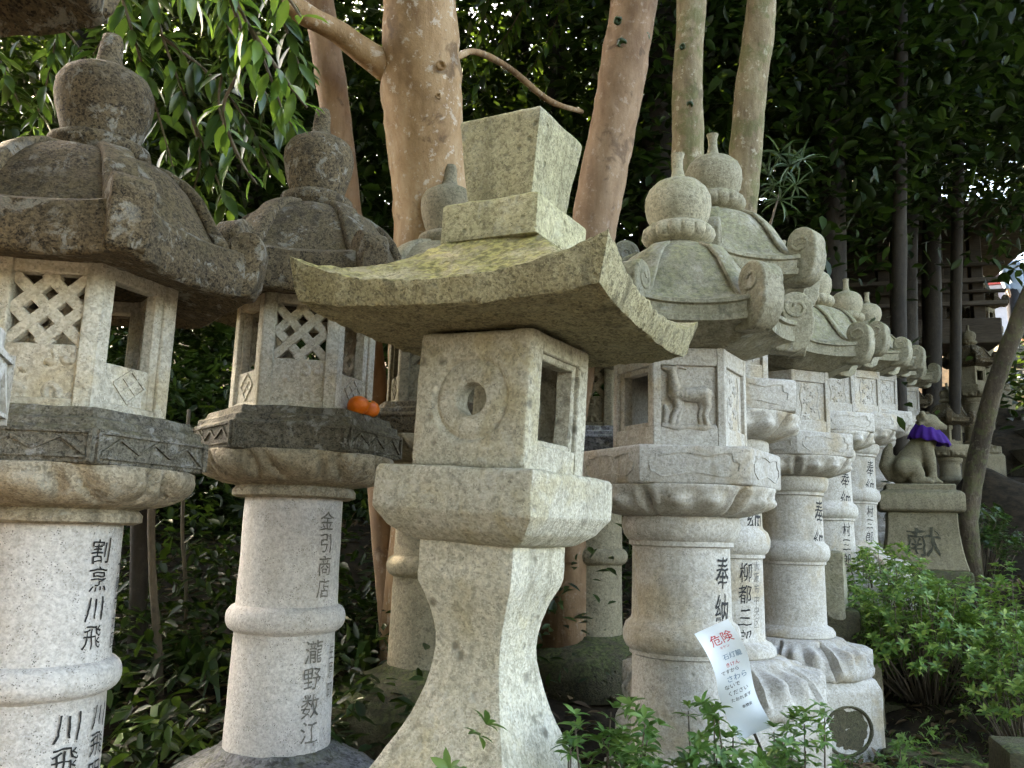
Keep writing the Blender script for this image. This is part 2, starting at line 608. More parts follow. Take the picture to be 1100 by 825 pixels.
M['leaf_mid'] = leafmat('evergreen_leaf', (.009, .026, .006), (.018, .046, .010), (.05, .095, .018), .24, .3, (.18, .32, .04))
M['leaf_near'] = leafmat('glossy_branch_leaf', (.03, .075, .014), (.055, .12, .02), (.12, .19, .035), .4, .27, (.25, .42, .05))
M['leaf_azalea'] = leafmat('azalea_leaf', (.045, .11, .022), (.08, .18, .036), (.17, .26, .06), .25, .4, (.22, .36, .07))
M['leaf_azalea_far'] = leafmat('bank_azalea_leaf', (.04, .11, .016), (.11, .21, .03), (.26, .33, .06), .28, .45, (.24, .36, .06))
M['leaf_long'] = leafmat('strap_leaf', (.012, .032, .010), (.022, .055, .015), (.06, .11, .025), .25, .3, (.2, .34, .05))
M['leaf_ole'] = leafmat('narrow_grey_green_leaf', (.05, .085, .05), (.09, .14, .085), (.15, .2, .12), .2, .4)
M['grass'] = leafmat('grass_blade', (.03, .06, .012), (.06, .10, .02), (.12, .13, .035), .3, .5)

# ------------------------------------------------------------------ leaves
T0 = (np.array([(0, 0, 0), (.40, .26, .06), (.42, .60, .05), (0, 1, -.08), (-.42, .60, .05), (-.40, .26, .06)], float), [(0, 1, 2, 3), (0, 3, 4, 5)])
T1 = (np.array([(0, 0, 0), (.36, .24, .05), (.5, .5, .05), (.32, .78, .0), (0, 1, -.12), (-.32, .78, .0), (-.5, .5, .05), (-.36, .24, .05),
                (0, .24, 0), (0, .5, 0), (0, .78, -.04)], float),
      [(0, 1, 8), (0, 8, 7), (1, 2, 9, 8), (8, 9, 6, 7), (2, 3, 10, 9), (9, 10, 5, 6), (3, 4, 10), (10, 4, 5)])
T2 = (np.array([(-.5, 0, 0), (.5, 0, 0), (-.45, .33, .12), (.45, .33, .12), (-.38, .66, .10), (.38, .66, .10), (0, 1, -.12)], float),
      [(0, 1, 3, 2), (2, 3, 5, 4), (4, 5, 6)])


def unit(a):
    return a / (np.linalg.norm(a, axis=1, keepdims=True) + 1e-9)


def leaf_mesh(name, pos, axis, nrm, L, W, templ=T0, droop=None):
    pos = np.asarray(pos, float)
    N = len(pos)
    ax = unit(np.asarray(axis, float))
    nr = np.asarray(nrm, float)
    sd = unit(np.cross(ax, nr))
    nr = np.cross(sd, ax)
    tv, tf = templ
    K = len(tv)
    L = np.broadcast_to(L, (N,))
    W = np.broadcast_to(W, (N,))
    v = pos[:, None, :] + sd[:, None, :] * (tv[None, :, 0, None] * W[:, None, None]) + ax[:, None, :] * (tv[None, :, 1, None] * L[:, None, None]) + nr[:, None, :] * (tv[None, :, 2, None] * L[:, None, None])
    if droop is not None:
        v[:, :, 2] -= (tv[None, :, 1] ** 2) * L[:, None] * droop
    v = v.reshape(-1, 3)
    flat = np.array([i for f in tf for i in f])
    cnt = np.array([len(f) for f in tf])
    idx = (np.arange(N)[:, None] * K + flat[None, :]).reshape(-1)
    tot = np.tile(cnt, N)
    st = np.concatenate(([0], np.cumsum(tot)[:-1]))
    me = bpy.data.meshes.new(name)
    me.vertices.add(len(v))
    me.vertices.foreach_set('co', v.astype(np.float32).ravel())
    me.loops.add(len(idx))
    me.loops.foreach_set('vertex_index', idx.astype(np.int32))
    me.polygons.add(len(tot))
    me.polygons.foreach_set('loop_start', st.astype(np.int32))
    me.update(calc_edges=True)
    return me


def rvec(n):
    return unit(rng.normal(size=(n, 3)))


def crown_pts(c, rad, clumps, per, spread, shell=.55, zmin=None):
    """leaf positions in clumps through an ellipsoid"""
    d = rvec(clumps)
    r = shell + (1 - shell) * rng.random(clumps) ** .5
    r = np.where(rng.random(clumps) < .35, rng.random(clumps), r)
    cc = np.array(c) + d * r[:, None] * np.array(rad)
    sz = spread * (.6 + .8 * rng.random(clumps))
    pos = np.repeat(cc, per, 0) + rng.normal(size=(clumps * per, 3)) * np.repeat(sz, per)[:, None] * np.array((1, 1, .55))
    if zmin is not None:
        pos = pos[pos[:, 2] > zmin]
    return pos


def leaves(name, pos, L, W, mat, parent=None, templ=T0, flat=.6, hang=.25):
    n = len(pos)
    ax = rvec(n)
    ax[:, 2] = ax[:, 2] * .5 - hang
    nr = rvec(n) * (1 - flat) + np.array((0, 0, 1)) * flat
    s = .65 + .7 * rng.random(n)
    return put(name, finish(leaf_mesh(name, pos, ax, nr, L * s, W * s, templ), None), mat, parent)


# ------------------------------------------------------------------ ground
CTRL = []


def ground_at(x, y):
    num = den = 0.0
    for cx, cy, cz in CTRL:
        w = 1.0 / ((x - cx) ** 2 + (y - cy) ** 2 + .03) ** 1.6
        num += w * cz
        den += w
    return num / den


def rel(py, px, d):
    return P(px, py, d).z - EZ


def axis_xy(px, py, d):
    p = P(px, py, d)
    return p.x, p.y


# ------------------------------------------------------------------ scroll-cornered hexagonal roofs
def roof_mesh(prof, z_eave, thick, n=6, lift=.05, lobes=0.0, r_in=.18, z_in=None, amp=.005, seed=1, concave=.05, undercut=.965, rim=0.0, crisp=False):
    """prof: (r,z) from the top to the eave corner radius; hexagonal towards the eave"""
    bm = bmesh.new()
    seg = n * 16
    r0, r1 = prof[0][0], prof[-1][0]
    pr = smooth_prof(prof, .012)
    rings = []

    def edge(a):
        k = (a % (2 * PI / n)) - PI / n
        h = math.cos(PI / n) / math.cos(k)           # 1 at corners .. apothem in the middle
        c = abs(k) / (PI / n)
        return h * (1 - concave * (1 - c * c)), c

    for (r, z) in pr:
        t = (r - r0) / (r1 - r0)
        ring = []
        for i in range(seg):
            a = 2 * PI * i / seg
            h, c = edge(a)
            f = 1 + (h - 1) * min(1, t * 1.3)
            zz = z + lift * (c ** 3) * t * t + lobes * math.sin(PI * min(1, t * 1.10) ** 1.35) * (1 - c * c)
            if rim:
                e_ = max(0.0, min(1.0, (t - .80) / .07))
                zz += rim * e_ * e_ * (3 - 2 * e_) - rim * .8 * math.exp(-((t - .80) / .03) ** 2)
            rr = r * f
            ring.append((rr * math.sin(a), -rr * math.cos(a), zz))
        rings.append(ring)
    for (sr, dz) in ((1.016, -.003), (1.018, -.015), (.985, -.019), (.980, -thick * .72), (.996, -thick * .76), (.992, -thick), (undercut, -thick - .008)) if crisp else ((1.012, -.012), (1.015, -thick * .5), (1.0, -thick), (undercut, -thick - .008)):
        ring = []
        for i in range(seg):
            a = 2 * PI * i / seg
            h, c = edge(a)
            rr = r1 * h * sr
            ring.append((rr * math.sin(a), -rr * math.cos(a), z_eave + lift * (c ** 3) * (1 if dz > -thick else .6) + dz))
        rings.append(ring)
    zi = z_in if z_in is not None else z_eave - thick
    for t in (.75, .5, .25, 0):
        ring = []
        for i in range(seg):
            a = 2 * PI * i / seg
            h, c = edge(a)
            rr = (r_in + (r1 * undercut - r_in) * t) * h
            z = zi + (z_eave - thick - .008 - zi) * t ** 1.5 + lift * .6 * c ** 3 * t * t
            ring.append((rr * math.sin(a), -rr * math.cos(a), z))
        rings.append(ring)
    loft(bm, rings)
    bmesh.ops.recalc_face_normals(bm, faces=bm.faces)
    rough(bm, amp, 9, seed)
    if not crisp:
        rough(bm, amp * .55, 42, seed + 2)
    return to_mesh('roof', bm, 50)


def scroll_mesh(path, rad, turns, width, thick, corner=0, n=6, amp=.002, solid=.72, seed=1, taper=1.0, block=None, bw=.9, bev=.006, rims=0.0):
    """ridge bar that runs down a corner and curls up into a volute"""
    e = Vector(path[-1])
    d = (Vector(path[-1]) - Vector(path[-2])).normalized()
    up = Vector((-d.y, d.x))
    c = e + up * rad
    pts = [Vector(p) for p in smooth_prof(path, .02)]
    N = int(22 * turns)
    a0 = math.atan2(-up.y, -up.x)
    for i in range(1, N + 1):
        t = i / N
        r = rad * (1 - .82 * t)
        pts.append(c + Vector((math.cos(a0 + 2 * PI * turns * t), math.sin(a0 + 2 * PI * turns * t))) * r)
    bm = bmesh.new()
    a = 2 * PI * corner / n
    dr = Vector((math.sin(a), -math.cos(a), 0))
    dt = Vector((math.cos(a), math.sin(a), 0))

    def to3(p, w):
        return dr * p.x + Vector((0, 0, p.y)) + dt * w
    def strip(sub_, w0, w1):
        rings = []
        for i, p in sub_:
            q = (pts[min(i + 1, len(pts) - 1)] - pts[max(i - 1, 0)]).normalized()
            nn = Vector((-q.y, q.x))
            k = i / len(pts)
            f = (taper + (1 - taper) * min(1, 1.6 * k))
            a_, b_ = w0 * f, w1 * f
            h = thick / 2 * (1 - .35 * max(0, k - .5))
            b = min(abs(b_ - a_) / 2, h) * .35
            rings.append([to3(p + nn * (-h), b_ - b), to3(p + nn * (-h + b), b_), to3(p + nn * (h - b), b_), to3(p + nn * h, b_ - b),
                          to3(p + nn * h, a_ + b), to3(p + nn * (h - b), a_), to3(p + nn * (-h + b), a_), to3(p + nn * (-h), a_ + b)])
        loft(bm, rings)
    allp = list(enumerate(pts))
    if rims:
        nb = len(pts) - N
        strip(allp[:nb + 2], -width / 2, width / 2)
        strip(allp[nb - 3:], width / 2 - rims, width / 2)
        strip(allp[nb - 3:], -width / 2, -width / 2 + rims)
    else:
        strip(allp, -width / 2, width / 2)
    if block:
        # solid corner block: volute, outer strip and the tail that runs under the eave
        cc = [c + Vector((math.cos(R(t_)), math.sin(R(t_)))) * rad * .97 for t_ in range(215, -21, -12)]
        out = [Vector(q) for q in cc] + [Vector(q) for q in block]
        bb = bmesh.new()
        loft(bb, [[to3(q, w_) for q in out] for w_ in (width / 2 * bw, -width / 2 * bw)])
        bevel(bb, bev, 3, 40)
        tmp = bpy.data.meshes.new('tmp')
        bmesh.ops.recalc_face_normals(bb, faces=bb.faces)
        bb.to_mesh(tmp)
        bb.free()
        bm.from_mesh(tmp)
        bpy.data.meshes.remove(tmp)
    # core of the volute, set back from its edges
    ring0, ring1 = [], []
    for i in range(24):
        an = 2 * PI * i / 24
        p = c + Vector((math.cos(an), math.sin(an))) * rad * .9
        ring0.append(to3(p, width / 2 * solid))
        ring1.append(to3(p, -width / 2 * solid))
    loft(bm, [ring0, ring1])
    rough(bm, amp, 20, seed)
    return to_mesh('scroll', bm, 55)


# ------------------------------------------------------------------ lantern kind one: hexagonal, weathered, lattice windows
ZB_H = -.80


def H(z):
    return z - ZB_H


def h_base():
    bm = bmesh.new()
    lathe(bm, smooth_prof([(.05, H(-.63)), (.165, H(-.63)), (.18, H(-.645)), (.21, H(-.655)), (.27, H(-.68)), (.33, H(-.725)), (.355, H(-.78)), (.36, H(-.88)), (.1, H(-.88))], .02), 56)
    rough(bm, .010, 7, 3)
    return to_mesh('base', bm, 60)


def h_shaft():
    bm = bmesh.new()
    pr = [(.02, H(.07)), (.147, H(.07))] + smooth_prof([(.147, H(.068)), (.150, H(-.23))], .04) + [(.152, H(-.24))] + \
        [(r, z) for r, z in [(.151 + .026 * math.cos(R(a)), H(-.277) + .036 * math.sin(R(a))) for a in range(80, -81, -16)]] + \
        smooth_prof([(.149, H(-.318)), (.155, H(-.645))], .04) + [(.02, H(-.645))]
    lathe(bm, pr, 64)
    rough(bm, .0016, 10, 5)
    return to_mesh('shaft', bm, 50)


def h_lotus():
    bm = bmesh.new()

    def mod(r, z, a, t):
        q = min(1, max(0, (z - H(.108)) / .088))
        ph = (9 * a / (2 * PI) + .25 * q) % 1
        c = abs(ph - .5) * 2
        env = .95 * math.sqrt(max(0, 1 - (1 - q) ** 2 * .9)) * (1 - .25 * q)
        s = math.sin(PI * min(1, q * .9 + .1)) if q > 0 else 0
        return r + s * (.024 * (1 - c * c) - .030 * math.exp(-((c - env) / .15) ** 2)) - .006 * s, z
    pr = [(.03, H(.066)), (.168, H(.066)), (.186, H(.072)), (.186, H(.088)), (.176, H(.10)), (.19, H(.106))] + \
        [(.19 + .105 * math.sin(R(a)), H(.190) - .084 * math.cos(R(a))) for a in range(10, 91, 8)] + [(.292, H(.194)), (.1, H(.194))]
    lathe(bm, smooth_prof(pr, .009), 288, mod)
    rough(bm, .002, 14, 8)
    return to_mesh('lotus_bowl', bm, 60)


def h_platform():
    bm = bmesh.new()
    prism(bm, [(.30, H(.190)), (.316, H(.192)), (.32, H(.197)), (.32, H(.268)), (.308, H(.271)), (.306, H(.290)), (.288, H(.293)), (.281, H(.316)), (.15, H(.321))])
    bevel(bm, .004, 1)
    dice(bm, .035)
    rough(bm, .004, 12, 2)
    # carved zigzag band
    for k in range(6):
        Mx = face_matrix(6, k, .32 * math.cos(PI / 6))
        W = .155
        for v0, v1 in ((H(.205), H(.209)), (H(.257), H(.261))):
            bx(bm, Mx, -W + .006, W - .006, v0, v1, -.004, .006)
        pts = [(-W + .01, H(.213)), (-W * .62, H(.25)), (-W * .28, H(.222)), (0, H(.248)), (W * .28, H(.222)), (W * .62, H(.25)), (W - .01, H(.213))]
        for a, b in zip(pts[:-1], pts[1:]):
            bar(bm, Mx, a, b, .006, -.004, .0055)
        for s in (-1, 1):
            bx(bm, Mx, s * (W - .003) - .004, s * (W - .003) + .004, H(.199), H(.266), -.004, .0065)
    return to_mesh('platform', bm, 30)


def h_fire():
    Rf = .222
    apo = Rf * math.cos(PI / 6)
    hw = Rf / 2
    zb, zt = H(.318), H(.660)
    bm = bmesh.new()
    for k in range(6):
        Mx = face_matrix(6, k, apo)
        for s in (-1, 1):
            a, b = sorted((s * (hw - .036), s * (hw - .001)))
            bx(bm, Mx, a, b, zb, zt, -.045, .0)
        bx(bm, Mx, -hw + .034, hw - .034, zt - .035, zt - .001, -.04, -.004)
        bx(bm, Mx, -hw + .034, hw - .034, zb + .001, zb + .022, -.04, -.004)
        if k % 2 == 0:       # window above a panel
            bx(bm, Mx, -hw + .034, hw - .034, zb + .02, zb + .115, -.036, -.010)
            bx(bm, Mx, -hw + .035, -hw + .044, zb + .11, zt - .03, -.04, -.012)
            bx(bm, Mx, hw - .058, hw - .035, zb + .02, zt - .03, -.042, -.008)
        else:
            bx(bm, Mx, -hw + .034, hw - .034, zb + .02, zb + .145, -.036, -.012)
    bevel(bm, .003, 1)
    rough(bm, .0015, 20, 4)
    return to_mesh('firebox', bm, 40)


def h_lattice(k):
    Rf = .222
    apo = Rf * math.cos(PI / 6)
    hw = Rf / 2 - .034
    zb, zt = H(.318) + .143, H(.660) - .033
    bm = bmesh.new()
    Mx = face_matrix(6, k, apo)
    for i in (-1, 0, 1):
        u = i * .070
        cz = (zb + zt) / 2
        for s in (-1, 1):
            L = .085
            a = (u - s * L, cz - L)
            b = (u + s * L, cz + L)
            # clip to the panel
            t0, t1 = 0.0, 1.0
            for q, lo, hi in ((0, -hw, hw), (1, zb, zt)):
                d = b[q] - a[q]
                ta, tb = sorted(((lo - a[q]) / d, (hi - a[q]) / d))
                t0, t1 = max(t0, ta), min(t1, tb)
            if t1 - t0 > .06:
                bar(bm, Mx, (a[0] + (b[0] - a[0]) * t0, a[1] + (b[1] - a[1]) * t0), (a[0] + (b[0] - a[0]) * t1, a[1] + (b[1] - a[1]) * t1), .026, -.034, -.0125 + .0007 * s)
    bevel(bm, .002, 1)
    return to_mesh('lattice', bm, 40)


def h_relief(k):
    """carved wave and flower relief under a lattice, or the crossed lozenge under a window"""
    Rf = .222
    apo = Rf * math.cos(PI / 6)
    zb = H(.318)
    Mx = face_matrix(6, k, apo)
    if k % 2:
        r = random.Random(4)
        ch = []
        for i in range(9):
            u, v = r.uniform(-.055, .055), zb + r.uniform(.03, .13)
            ang = r.uniform(0, 6.28)
            pts = []
            for j in range(5):
                pts.append((u + .007 * j * math.cos(ang), v + .007 * j * math.sin(ang), -.012, .0065 - .0006 * j))
                ang += .55
            ch.append(pts)
        me = blob('relief', ch, .003, 3, extra=lambda b: box(b, (-.072, zb + .012, -.02), (.072, zb + .145, -.0125)))
        me.transform(Mx)
        return me
    bm = bmesh.new()
    cu, cv, s = .0, zb + .066, .036
    L = [(cu - s * 1.25, cv + s * .15), (cu + s * .05, cv + s * 1.15), (cu + s * 1.25, cv + .12 * s), (cu - .05 * s, cv - s * 1.05)]
    for a, b in zip(L, L[1:] + L[:1]):
        bar(bm, Mx, a, b, .006, -.014, -.0055)
    bx(bm, Mx, -.066, .04, zb + .024, zb + .112, -.02, -.0098)
    bar(bm, Mx, ((L[0][0] + L[1][0]) / 2, (L[0][1] + L[1][1]) / 2), ((L[2][0] + L[3][0]) / 2, (L[2][1] + L[3][1]) / 2), .005, -.014, -.0065)
    bar(bm, Mx, ((L[1][0] + L[2][0]) / 2, (L[1][1] + L[2][1]) / 2), ((L[0][0] + L[3][0]) / 2, (L[0][1] + L[3][1]) / 2), .005, -.014, -.006)
    return to_mesh('relief', bm, 40)


def h_roof():
    return roof_mesh([(.105, H(.955)), (.16, H(.945)), (.205, H(.922)), (.245, H(.882)), (.28, H(.825)), (.315, H(.768)), (.345, H(.742)), (.385, H(.732)), (.405, H(.722))], H(.712), .078, lift=.02, lobes=.030, r_in=.20, z_in=H(.655), amp=.0035, seed=3, rim=.018)


def h_scroll(k):
    return scroll_mesh([(.12, H(.962)), (.17, H(.95)), (.215, H(.923)), (.255, H(.878)), (.295, H(.805)), (.33, H(.755)), (.355, H(.737))], .042, .9, .085, .028, k, amp=.0025, solid=.98, seed=k, taper=.75, bev=.02,
                       block=[(.418, H(.735)), (.412, H(.68)), (.395, H(.645)), (.36, H(.64)), (.31, H(.65)), (.31, H(.73))], bw=.97)


def h_finial():
    bm = bmesh.new()
    pr = [(.02, H(0.930)), (.108, H(0.935)), (.112, H(0.955)), (.094, H(0.965)), (.094, H(0.975)), (.112, H(0.985)), (.119, H(1.002)), (.115, H(1.018)), (.097, H(1.026)), (.086, H(1.032)),
          (.089, H(1.045)), (.098, H(1.075)), (.109, H(1.115)), (.1145, H(1.150)), (.113, H(1.180)), (.102, H(1.205)), (.078, H(1.222)), (.046, H(1.233)), (.034, H(1.247)), (.028, H(1.275)), (.025, H(1.315)), (.022, H(1.332)), (.004, H(1.336))]
    lathe(bm, smooth_prof(pr, .02), 44)
    rough(bm, .003, 14, 6)
    return to_mesh('finial', bm, 70)


def h_lantern(label, px, py, d, off, a0, texts=(), mats=None, group=None, lean=(0, 0)):
    x, y = axis_xy(px, py, d)
    az = math.atan2(x, y)
    rz = -az + a0
    t = thing('stone_lantern', label, 'stone lantern', (x, y, EZ + ZB_H + off), 0, group)
    t.rotation_euler = (lean[0], lean[1], rz)
    mm = dict(base='base', shaft='shaft', lotus='lotus', platform='slab', fire='fire', roof='old', finial='old')
    mm.update(mats or {})
    put('base', cached('hb', h_base), M[mm['base']], t)
    sh = put('shaft', cached('hs', h_shaft), M[mm['shaft']], t)
    put('lotus_bowl', cached('hl', h_lotus), M[mm['lotus']], t)
    put('platform', cached('hp', h_platform), M[mm['platform']], t)
    fb = put('firebox', cached('hf', h_fire), M[mm['fire']], t)
    for k in range(6):
        if k % 2:
            put('lattice', cached(('hla', k), lambda: h_lattice(k)), M[mm['fire']], fb)
        put('relief', cached(('hre', k), lambda: h_relief(k)), M[mm['fire']], fb)
    ro = put('roof', cached('hr', h_roof), M[mm['roof']], t)
    for k in range(6):
        put('scroll', cached(('hsc', k), lambda: h_scroll(k)), M[mm['roof']], ro)
    put('finial', cached('hfi', h_finial), M[mm['finial']], t)
    for (s, size, a, z, mt, sx) in texts:
        put('inscription', wrap_text(s, size, .150 if z > -.28 else .1535, R(a) - a0, H(z), sx, .05), M[mt], sh)
    CTRL.append((x, y, EZ + ZB_H + off - .02))
    return t


# ------------------------------------------------------------------ lantern kind two: fine carved, scroll roof, deer panel
ZB_D = -1.2


def D(z):
    return z - ZB_D


def d_pedestal():
    bm = bmesh.new()
    prism(bm, [(.40, D(-1.32)), (.40, D(-.90)), (.385, D(-.88)), (.37, D(-.855)), (.2, D(-.85))])
    bevel(bm, .012, 2)
    dice(bm, .05)
    rough(bm, .003, 9, 2)
    return to_mesh('pedestal', bm, 40)


def d_medallion(k):
    apo = .40 * math.cos(PI / 6)
    bm = bmesh.new()
    Mx = face_matrix(6, k, apo)
    rings = []
    for (s, w) in ((1.0, -.01), (1.0, .008), (.93, .008), (.88, -.001), (.5, .004), (.1, .001)):
        rings.append([Mx @ Vector((.13 * s * math.cos(a), D(-1.06) + .105 * s * math.sin(a), w)) for a in [2 * PI * i / 32 for i in range(32)]])
    loft(bm, rings)
    rough(bm, .003, 30, 3)
    return to_mesh('medallion', bm, 40)


def d_lotus_base():
    bm = bmesh.new()

    def mod(r, z, a, t):
        q = min(1, max(0, (D(-.712) - z) / .13))
        ph = (8 * a / (2 * PI) + .5) % 1
        c = abs(ph - .5) * 2
        s = math.sin(PI * min(1, .05 + q * .9)) ** .6 if q > 0 else 0
        b_ = .040 * math.exp(-((c - .34) / .24) ** 2 - ((q - .40) / .30) ** 2)
        rim = .012 * math.exp(-((c - .80) / .10) ** 2) + .012 * math.exp(-((q - .85) / .10) ** 2)
        k = s * (-.016 + b_ + rim - .034 * math.exp(-((c - 1.0) / .09) ** 2))
        return r + k * 1.0, z + k * .9
    pr = [(.05, D(-.70)), (.20, D(-.70)), (.225, D(-.707)), (.245, D(-.72)), (.285, D(-.735)), (.325, D(-.765)), (.348, D(-.805)), (.352, D(-.845)), (.34, D(-.86)), (.1, D(-.86))]
    lathe(bm, smooth_prof(pr, .016), 160, mod)
    return to_mesh('lotus_base', bm, 60)


def d_shaft():
    bm = bmesh.new()
    pr = [(.02, D(.055)), (.172, D(.055)), (.182, D(.045)), (.184, D(.02)), (.178, D(-.005)), (.166, D(-.022)), (.162, D(-.024)), (.162, D(-.038)), (.152, D(-.042))]
    pr += smooth_prof([(.151, D(-.046)), (.153, D(-.25))], .04)
    pr += [(.156, D(-.262)), (.172, D(-.275)), (.180, D(-.30)), (.179, D(-.325)), (.170, D(-.345)), (.160, D(-.352)), (.160, D(-.364)), (.152, D(-.368))]
    pr += smooth_prof([(.151, D(-.372)), (.154, D(-.645))], .04)
    pr += [(.158, D(-.65)), (.178, D(-.66)), (.19, D(-.678)), (.19, D(-.695)), (.18, D(-.705)), (.02, D(-.705))]
    lathe(bm, pr, 64)
    rough(bm, .0008, 9, 5)
    return to_mesh('shaft', bm, 40)


def d_lotus():
    bm = bmesh.new()

    def mod(r, z, a, t):
        q = min(1, max(0, (z - D(.052)) / .083))
        ph = (6 * a / (2 * PI)) % 1
        c = abs(ph - .5) * 2
        env = .92 - .10 * (1 - q) ** 2
        s = math.sin(PI * min(1, .05 + q * .95)) if q > 0 else 0
        s = s ** .6
        bumpv = .040 * math.exp(-((c - .36) / .25) ** 2 - ((q - .42) / .34) ** 2)
        rim = .012 * math.exp(-((c - .80) / .10) ** 2) + .010 * math.exp(-((q - .86) / .10) ** 2)
        return r + s * (-.020 + bumpv + rim - .030 * math.exp(-((c - 1.0) / .09) ** 2)), z
    pr = [(.03, D(.05)), (.178, D(.05))] + [(.18 + .112 * math.sin(R(a)), D(.135) - .083 * math.cos(R(a))) for a in range(6, 91, 6)] + [(.29, D(.14)), (.1, D(.14))]
    lathe(bm, pr, 180, mod)
    return to_mesh('lotus_bowl', bm, 60)


def d_platform():
    bm = bmesh.new()
    prism(bm, [(.29, D(.138)), (.312, D(.14)), (.318, D(.145)), (.318, D(.245)), (.312, D(.252)), (.15, D(.266))])
    bevel(bm, .003, 1)
    rough(bm, .001, 9, 1)
    # raised cloud outline on every side
    for k in range(6):
        Mx = face_matrix(6, k, .318 * math.cos(PI / 6))
        pts = []
        W, c = .118, D(.195)
        for i in range(40):
            a = PI - PI * i / 39
            u = W * math.cos(a)
            v = c + .026 + .010 * abs(math.sin(5 * a / 2 * 1.0)) if abs(u) < W * .93 else c + .012
            pts.append((u, v))
        pts += [(W + .012, c + .006), (W + .008, c - .016)]
        pts += [(W * .8 - W * 1.6 * i / 20, c - .027 + .006 * math.cos(PI * (i - 10) / 10)) for i in range(21)]
        pts += [(-W - .008, c - .016), (-W - .012, c + .006)]
        for a, b in zip(pts, pts[1:] + pts[:1]):
            if math.hypot(a[0] - b[0], a[1] - b[1]) > 1e-5:
                bar(bm, Mx, a, b, .004, -.003, .003)
    return to_mesh('platform', bm, 30)


RD = .215


def d_fire():
    apo = RD * math.cos(PI / 6)
    hw = RD / 2
    zb, zt = D(.258), D(.56)
    bm = bmesh.new()
    for k in range(6):
        Mx = face_matrix(6, k, apo)
        for s in (-1, 1):
            a, b = sorted((s * (hw - .022), s * (hw - .0005)))
            bx(bm, Mx, a, b, zb, zt, -.05, 0)
        bx(bm, Mx, -hw + .021, hw - .021, zt - .055, zt - .001, -.045, -.0012)
        bx(bm, Mx, -hw + .021, hw - .021, zb + .001, zb + .058, -.045, -.0012)
        if k % 3 == 1:     # open window inside a stepped frame
            for s in (-1, 1):
                a, b = sorted((s * (hw - .045), s * (hw - .02)))
                bx(bm, Mx, a, b, zb + .056, zt - .053, -.046, -.012)
            bx(bm, Mx, -hw + .044, hw - .044, zb + .056, zb + .075, -.046, -.013)
            bx(bm, Mx, -hw + .044, hw - .044, zt - .07, zt - .053, -.046, -.013)
        else:
            bx(bm, Mx, -hw + .02, hw - .02, zb + .055, zt - .052, -.044, -.012)
    bevel(bm, .0022, 1)
    rough(bm, .0008, 20, 4)
    return to_mesh('firebox', bm, 40)


def d_deer(k):
    c = D(.41)
    h = [
        [(-.036, .008, 0, .022), (.0, .004, 0, .021), (.04, .006, 0, .023)],
        [(-.038, .015, 0, .020), (-.042, .045, 0, .0145), (-.046, .070, 0, .0125)],
        [(-.046, .074, 0, .013), (-.060, .078, 0, .009), (-.071, .082, 0, .0062)],
        [(-.038, .082, 0, .005), (-.02, .098, 0, .0035), (.004, .106, 0, .003)],
        [(-.024, .094, 0, .0032), (-.016, .108, 0, .003)],
        [(-.010, .102, 0, .0032), (0.004, .094, 0, .0028)],
        [(-.038, .080, 0, .004), (-.022, .084, 0, .004), (-.006, .078, 0, .003)],
        [(-.035, .0, 0, .014), (-.030, -.03, 0, .010), (-.042, -.055, 0, .0075), (-.046, -.078, 0, .0085)],
        [(-.028, .0, -.004, .012), (-.018, -.03, -.004, .009), (-.028, -.06, -.004, .007), (-.031, -.078, -.004, .008)],
        [(.042, .002, 0, .020), (.052, -.026, 0, .013), (.045, -.052, 0, .009), (.05, -.078, 0, .0095)],
        [(.034, .0, -.004, .016), (.038, -.03, -.004, .010), (.030, -.055, -.004, .008), (.034, -.078, -.004, .008)],
        [(.06, .016, 0, .007), (.066, .0, 0, .005)],
        [(-.072, -.084, -.003, .010), (-.04, -.09, -.003, .012), (0, -.088, -.003, .010), (.04, -.09, -.003, .012), (.072, -.086, -.003, .009)],
        [(-.066, -.07, -.004, .010), (-.062, -.045, -.004, .011), (-.066, -.03, -.004, .008)],
    ]
    me = blob('deer_relief', [[(a * 1.08, b * 1.08 + c, w, r * 1.12) for a, b, w, r in ch] for ch in h], .0024, 1)
    me.transform(face_matrix(6, k, RD * math.cos(PI / 6) - .011) @ Matrix.Diagonal((1, 1, 1.55, 1)))
    return me


def d_flowers(k):
    r = random.Random(7 + k)
    c = D(.41)
    ch = []
    for i in range(-2, 3):
        u0, v0 = (.02 if i % 2 else -.02), c + i * .036
        for j in range(5):
            a = j * 1.2566 + i
            ch.append([(u0 + .004 * math.cos(a), v0 + .004 * math.sin(a), 0, .007), (u0 + .017 * math.cos(a), v0 + .015 * math.sin(a), 0, .0062)])
    for s in (-1, 1):
        ch.append([(s * .05 + .006 * math.sin(v * .9 + s), c - .08 + v * .016, -.001, .006) for v in range(11)])
    me = blob('flower_relief', ch, .0028, 3)
    me.transform(face_matrix(6, k, RD * math.cos(PI / 6) - .013) @ Matrix.Diagonal((1, 1, .8, 1)))
    return me


def d_roof():
    return roof_mesh([(.10, D(.922)), (.14, D(.912)), (.185, D(.880)), (.225, D(.832)), (.26, D(.775)), (.29, D(.728)), (.325, D(.698)), (.36, D(.684)), (.40, D(.678))], D(.678), .066, lift=.022, lobes=.020, r_in=.185, z_in=D(.556), undercut=.90, amp=.0015, seed=5, concave=.07, crisp=True)


def d_scroll(k):
    return scroll_mesh([(.135, D(.918)), (.18, D(.895)), (.225, D(.845)), (.262, D(.782)), (.295, D(.725)), (.325, D(.694)), (.352, D(.682))], .056, 1.8, .088, .013, k, amp=.0012, solid=.90, seed=k, taper=.6, rims=.016, bev=.010,
                       block=[(.432, D(.69)), (.425, D(.645)), (.405, D(.605)), (.37, D(.585)), (.30, D(.59)), (.30, D(.67))], bw=.92)


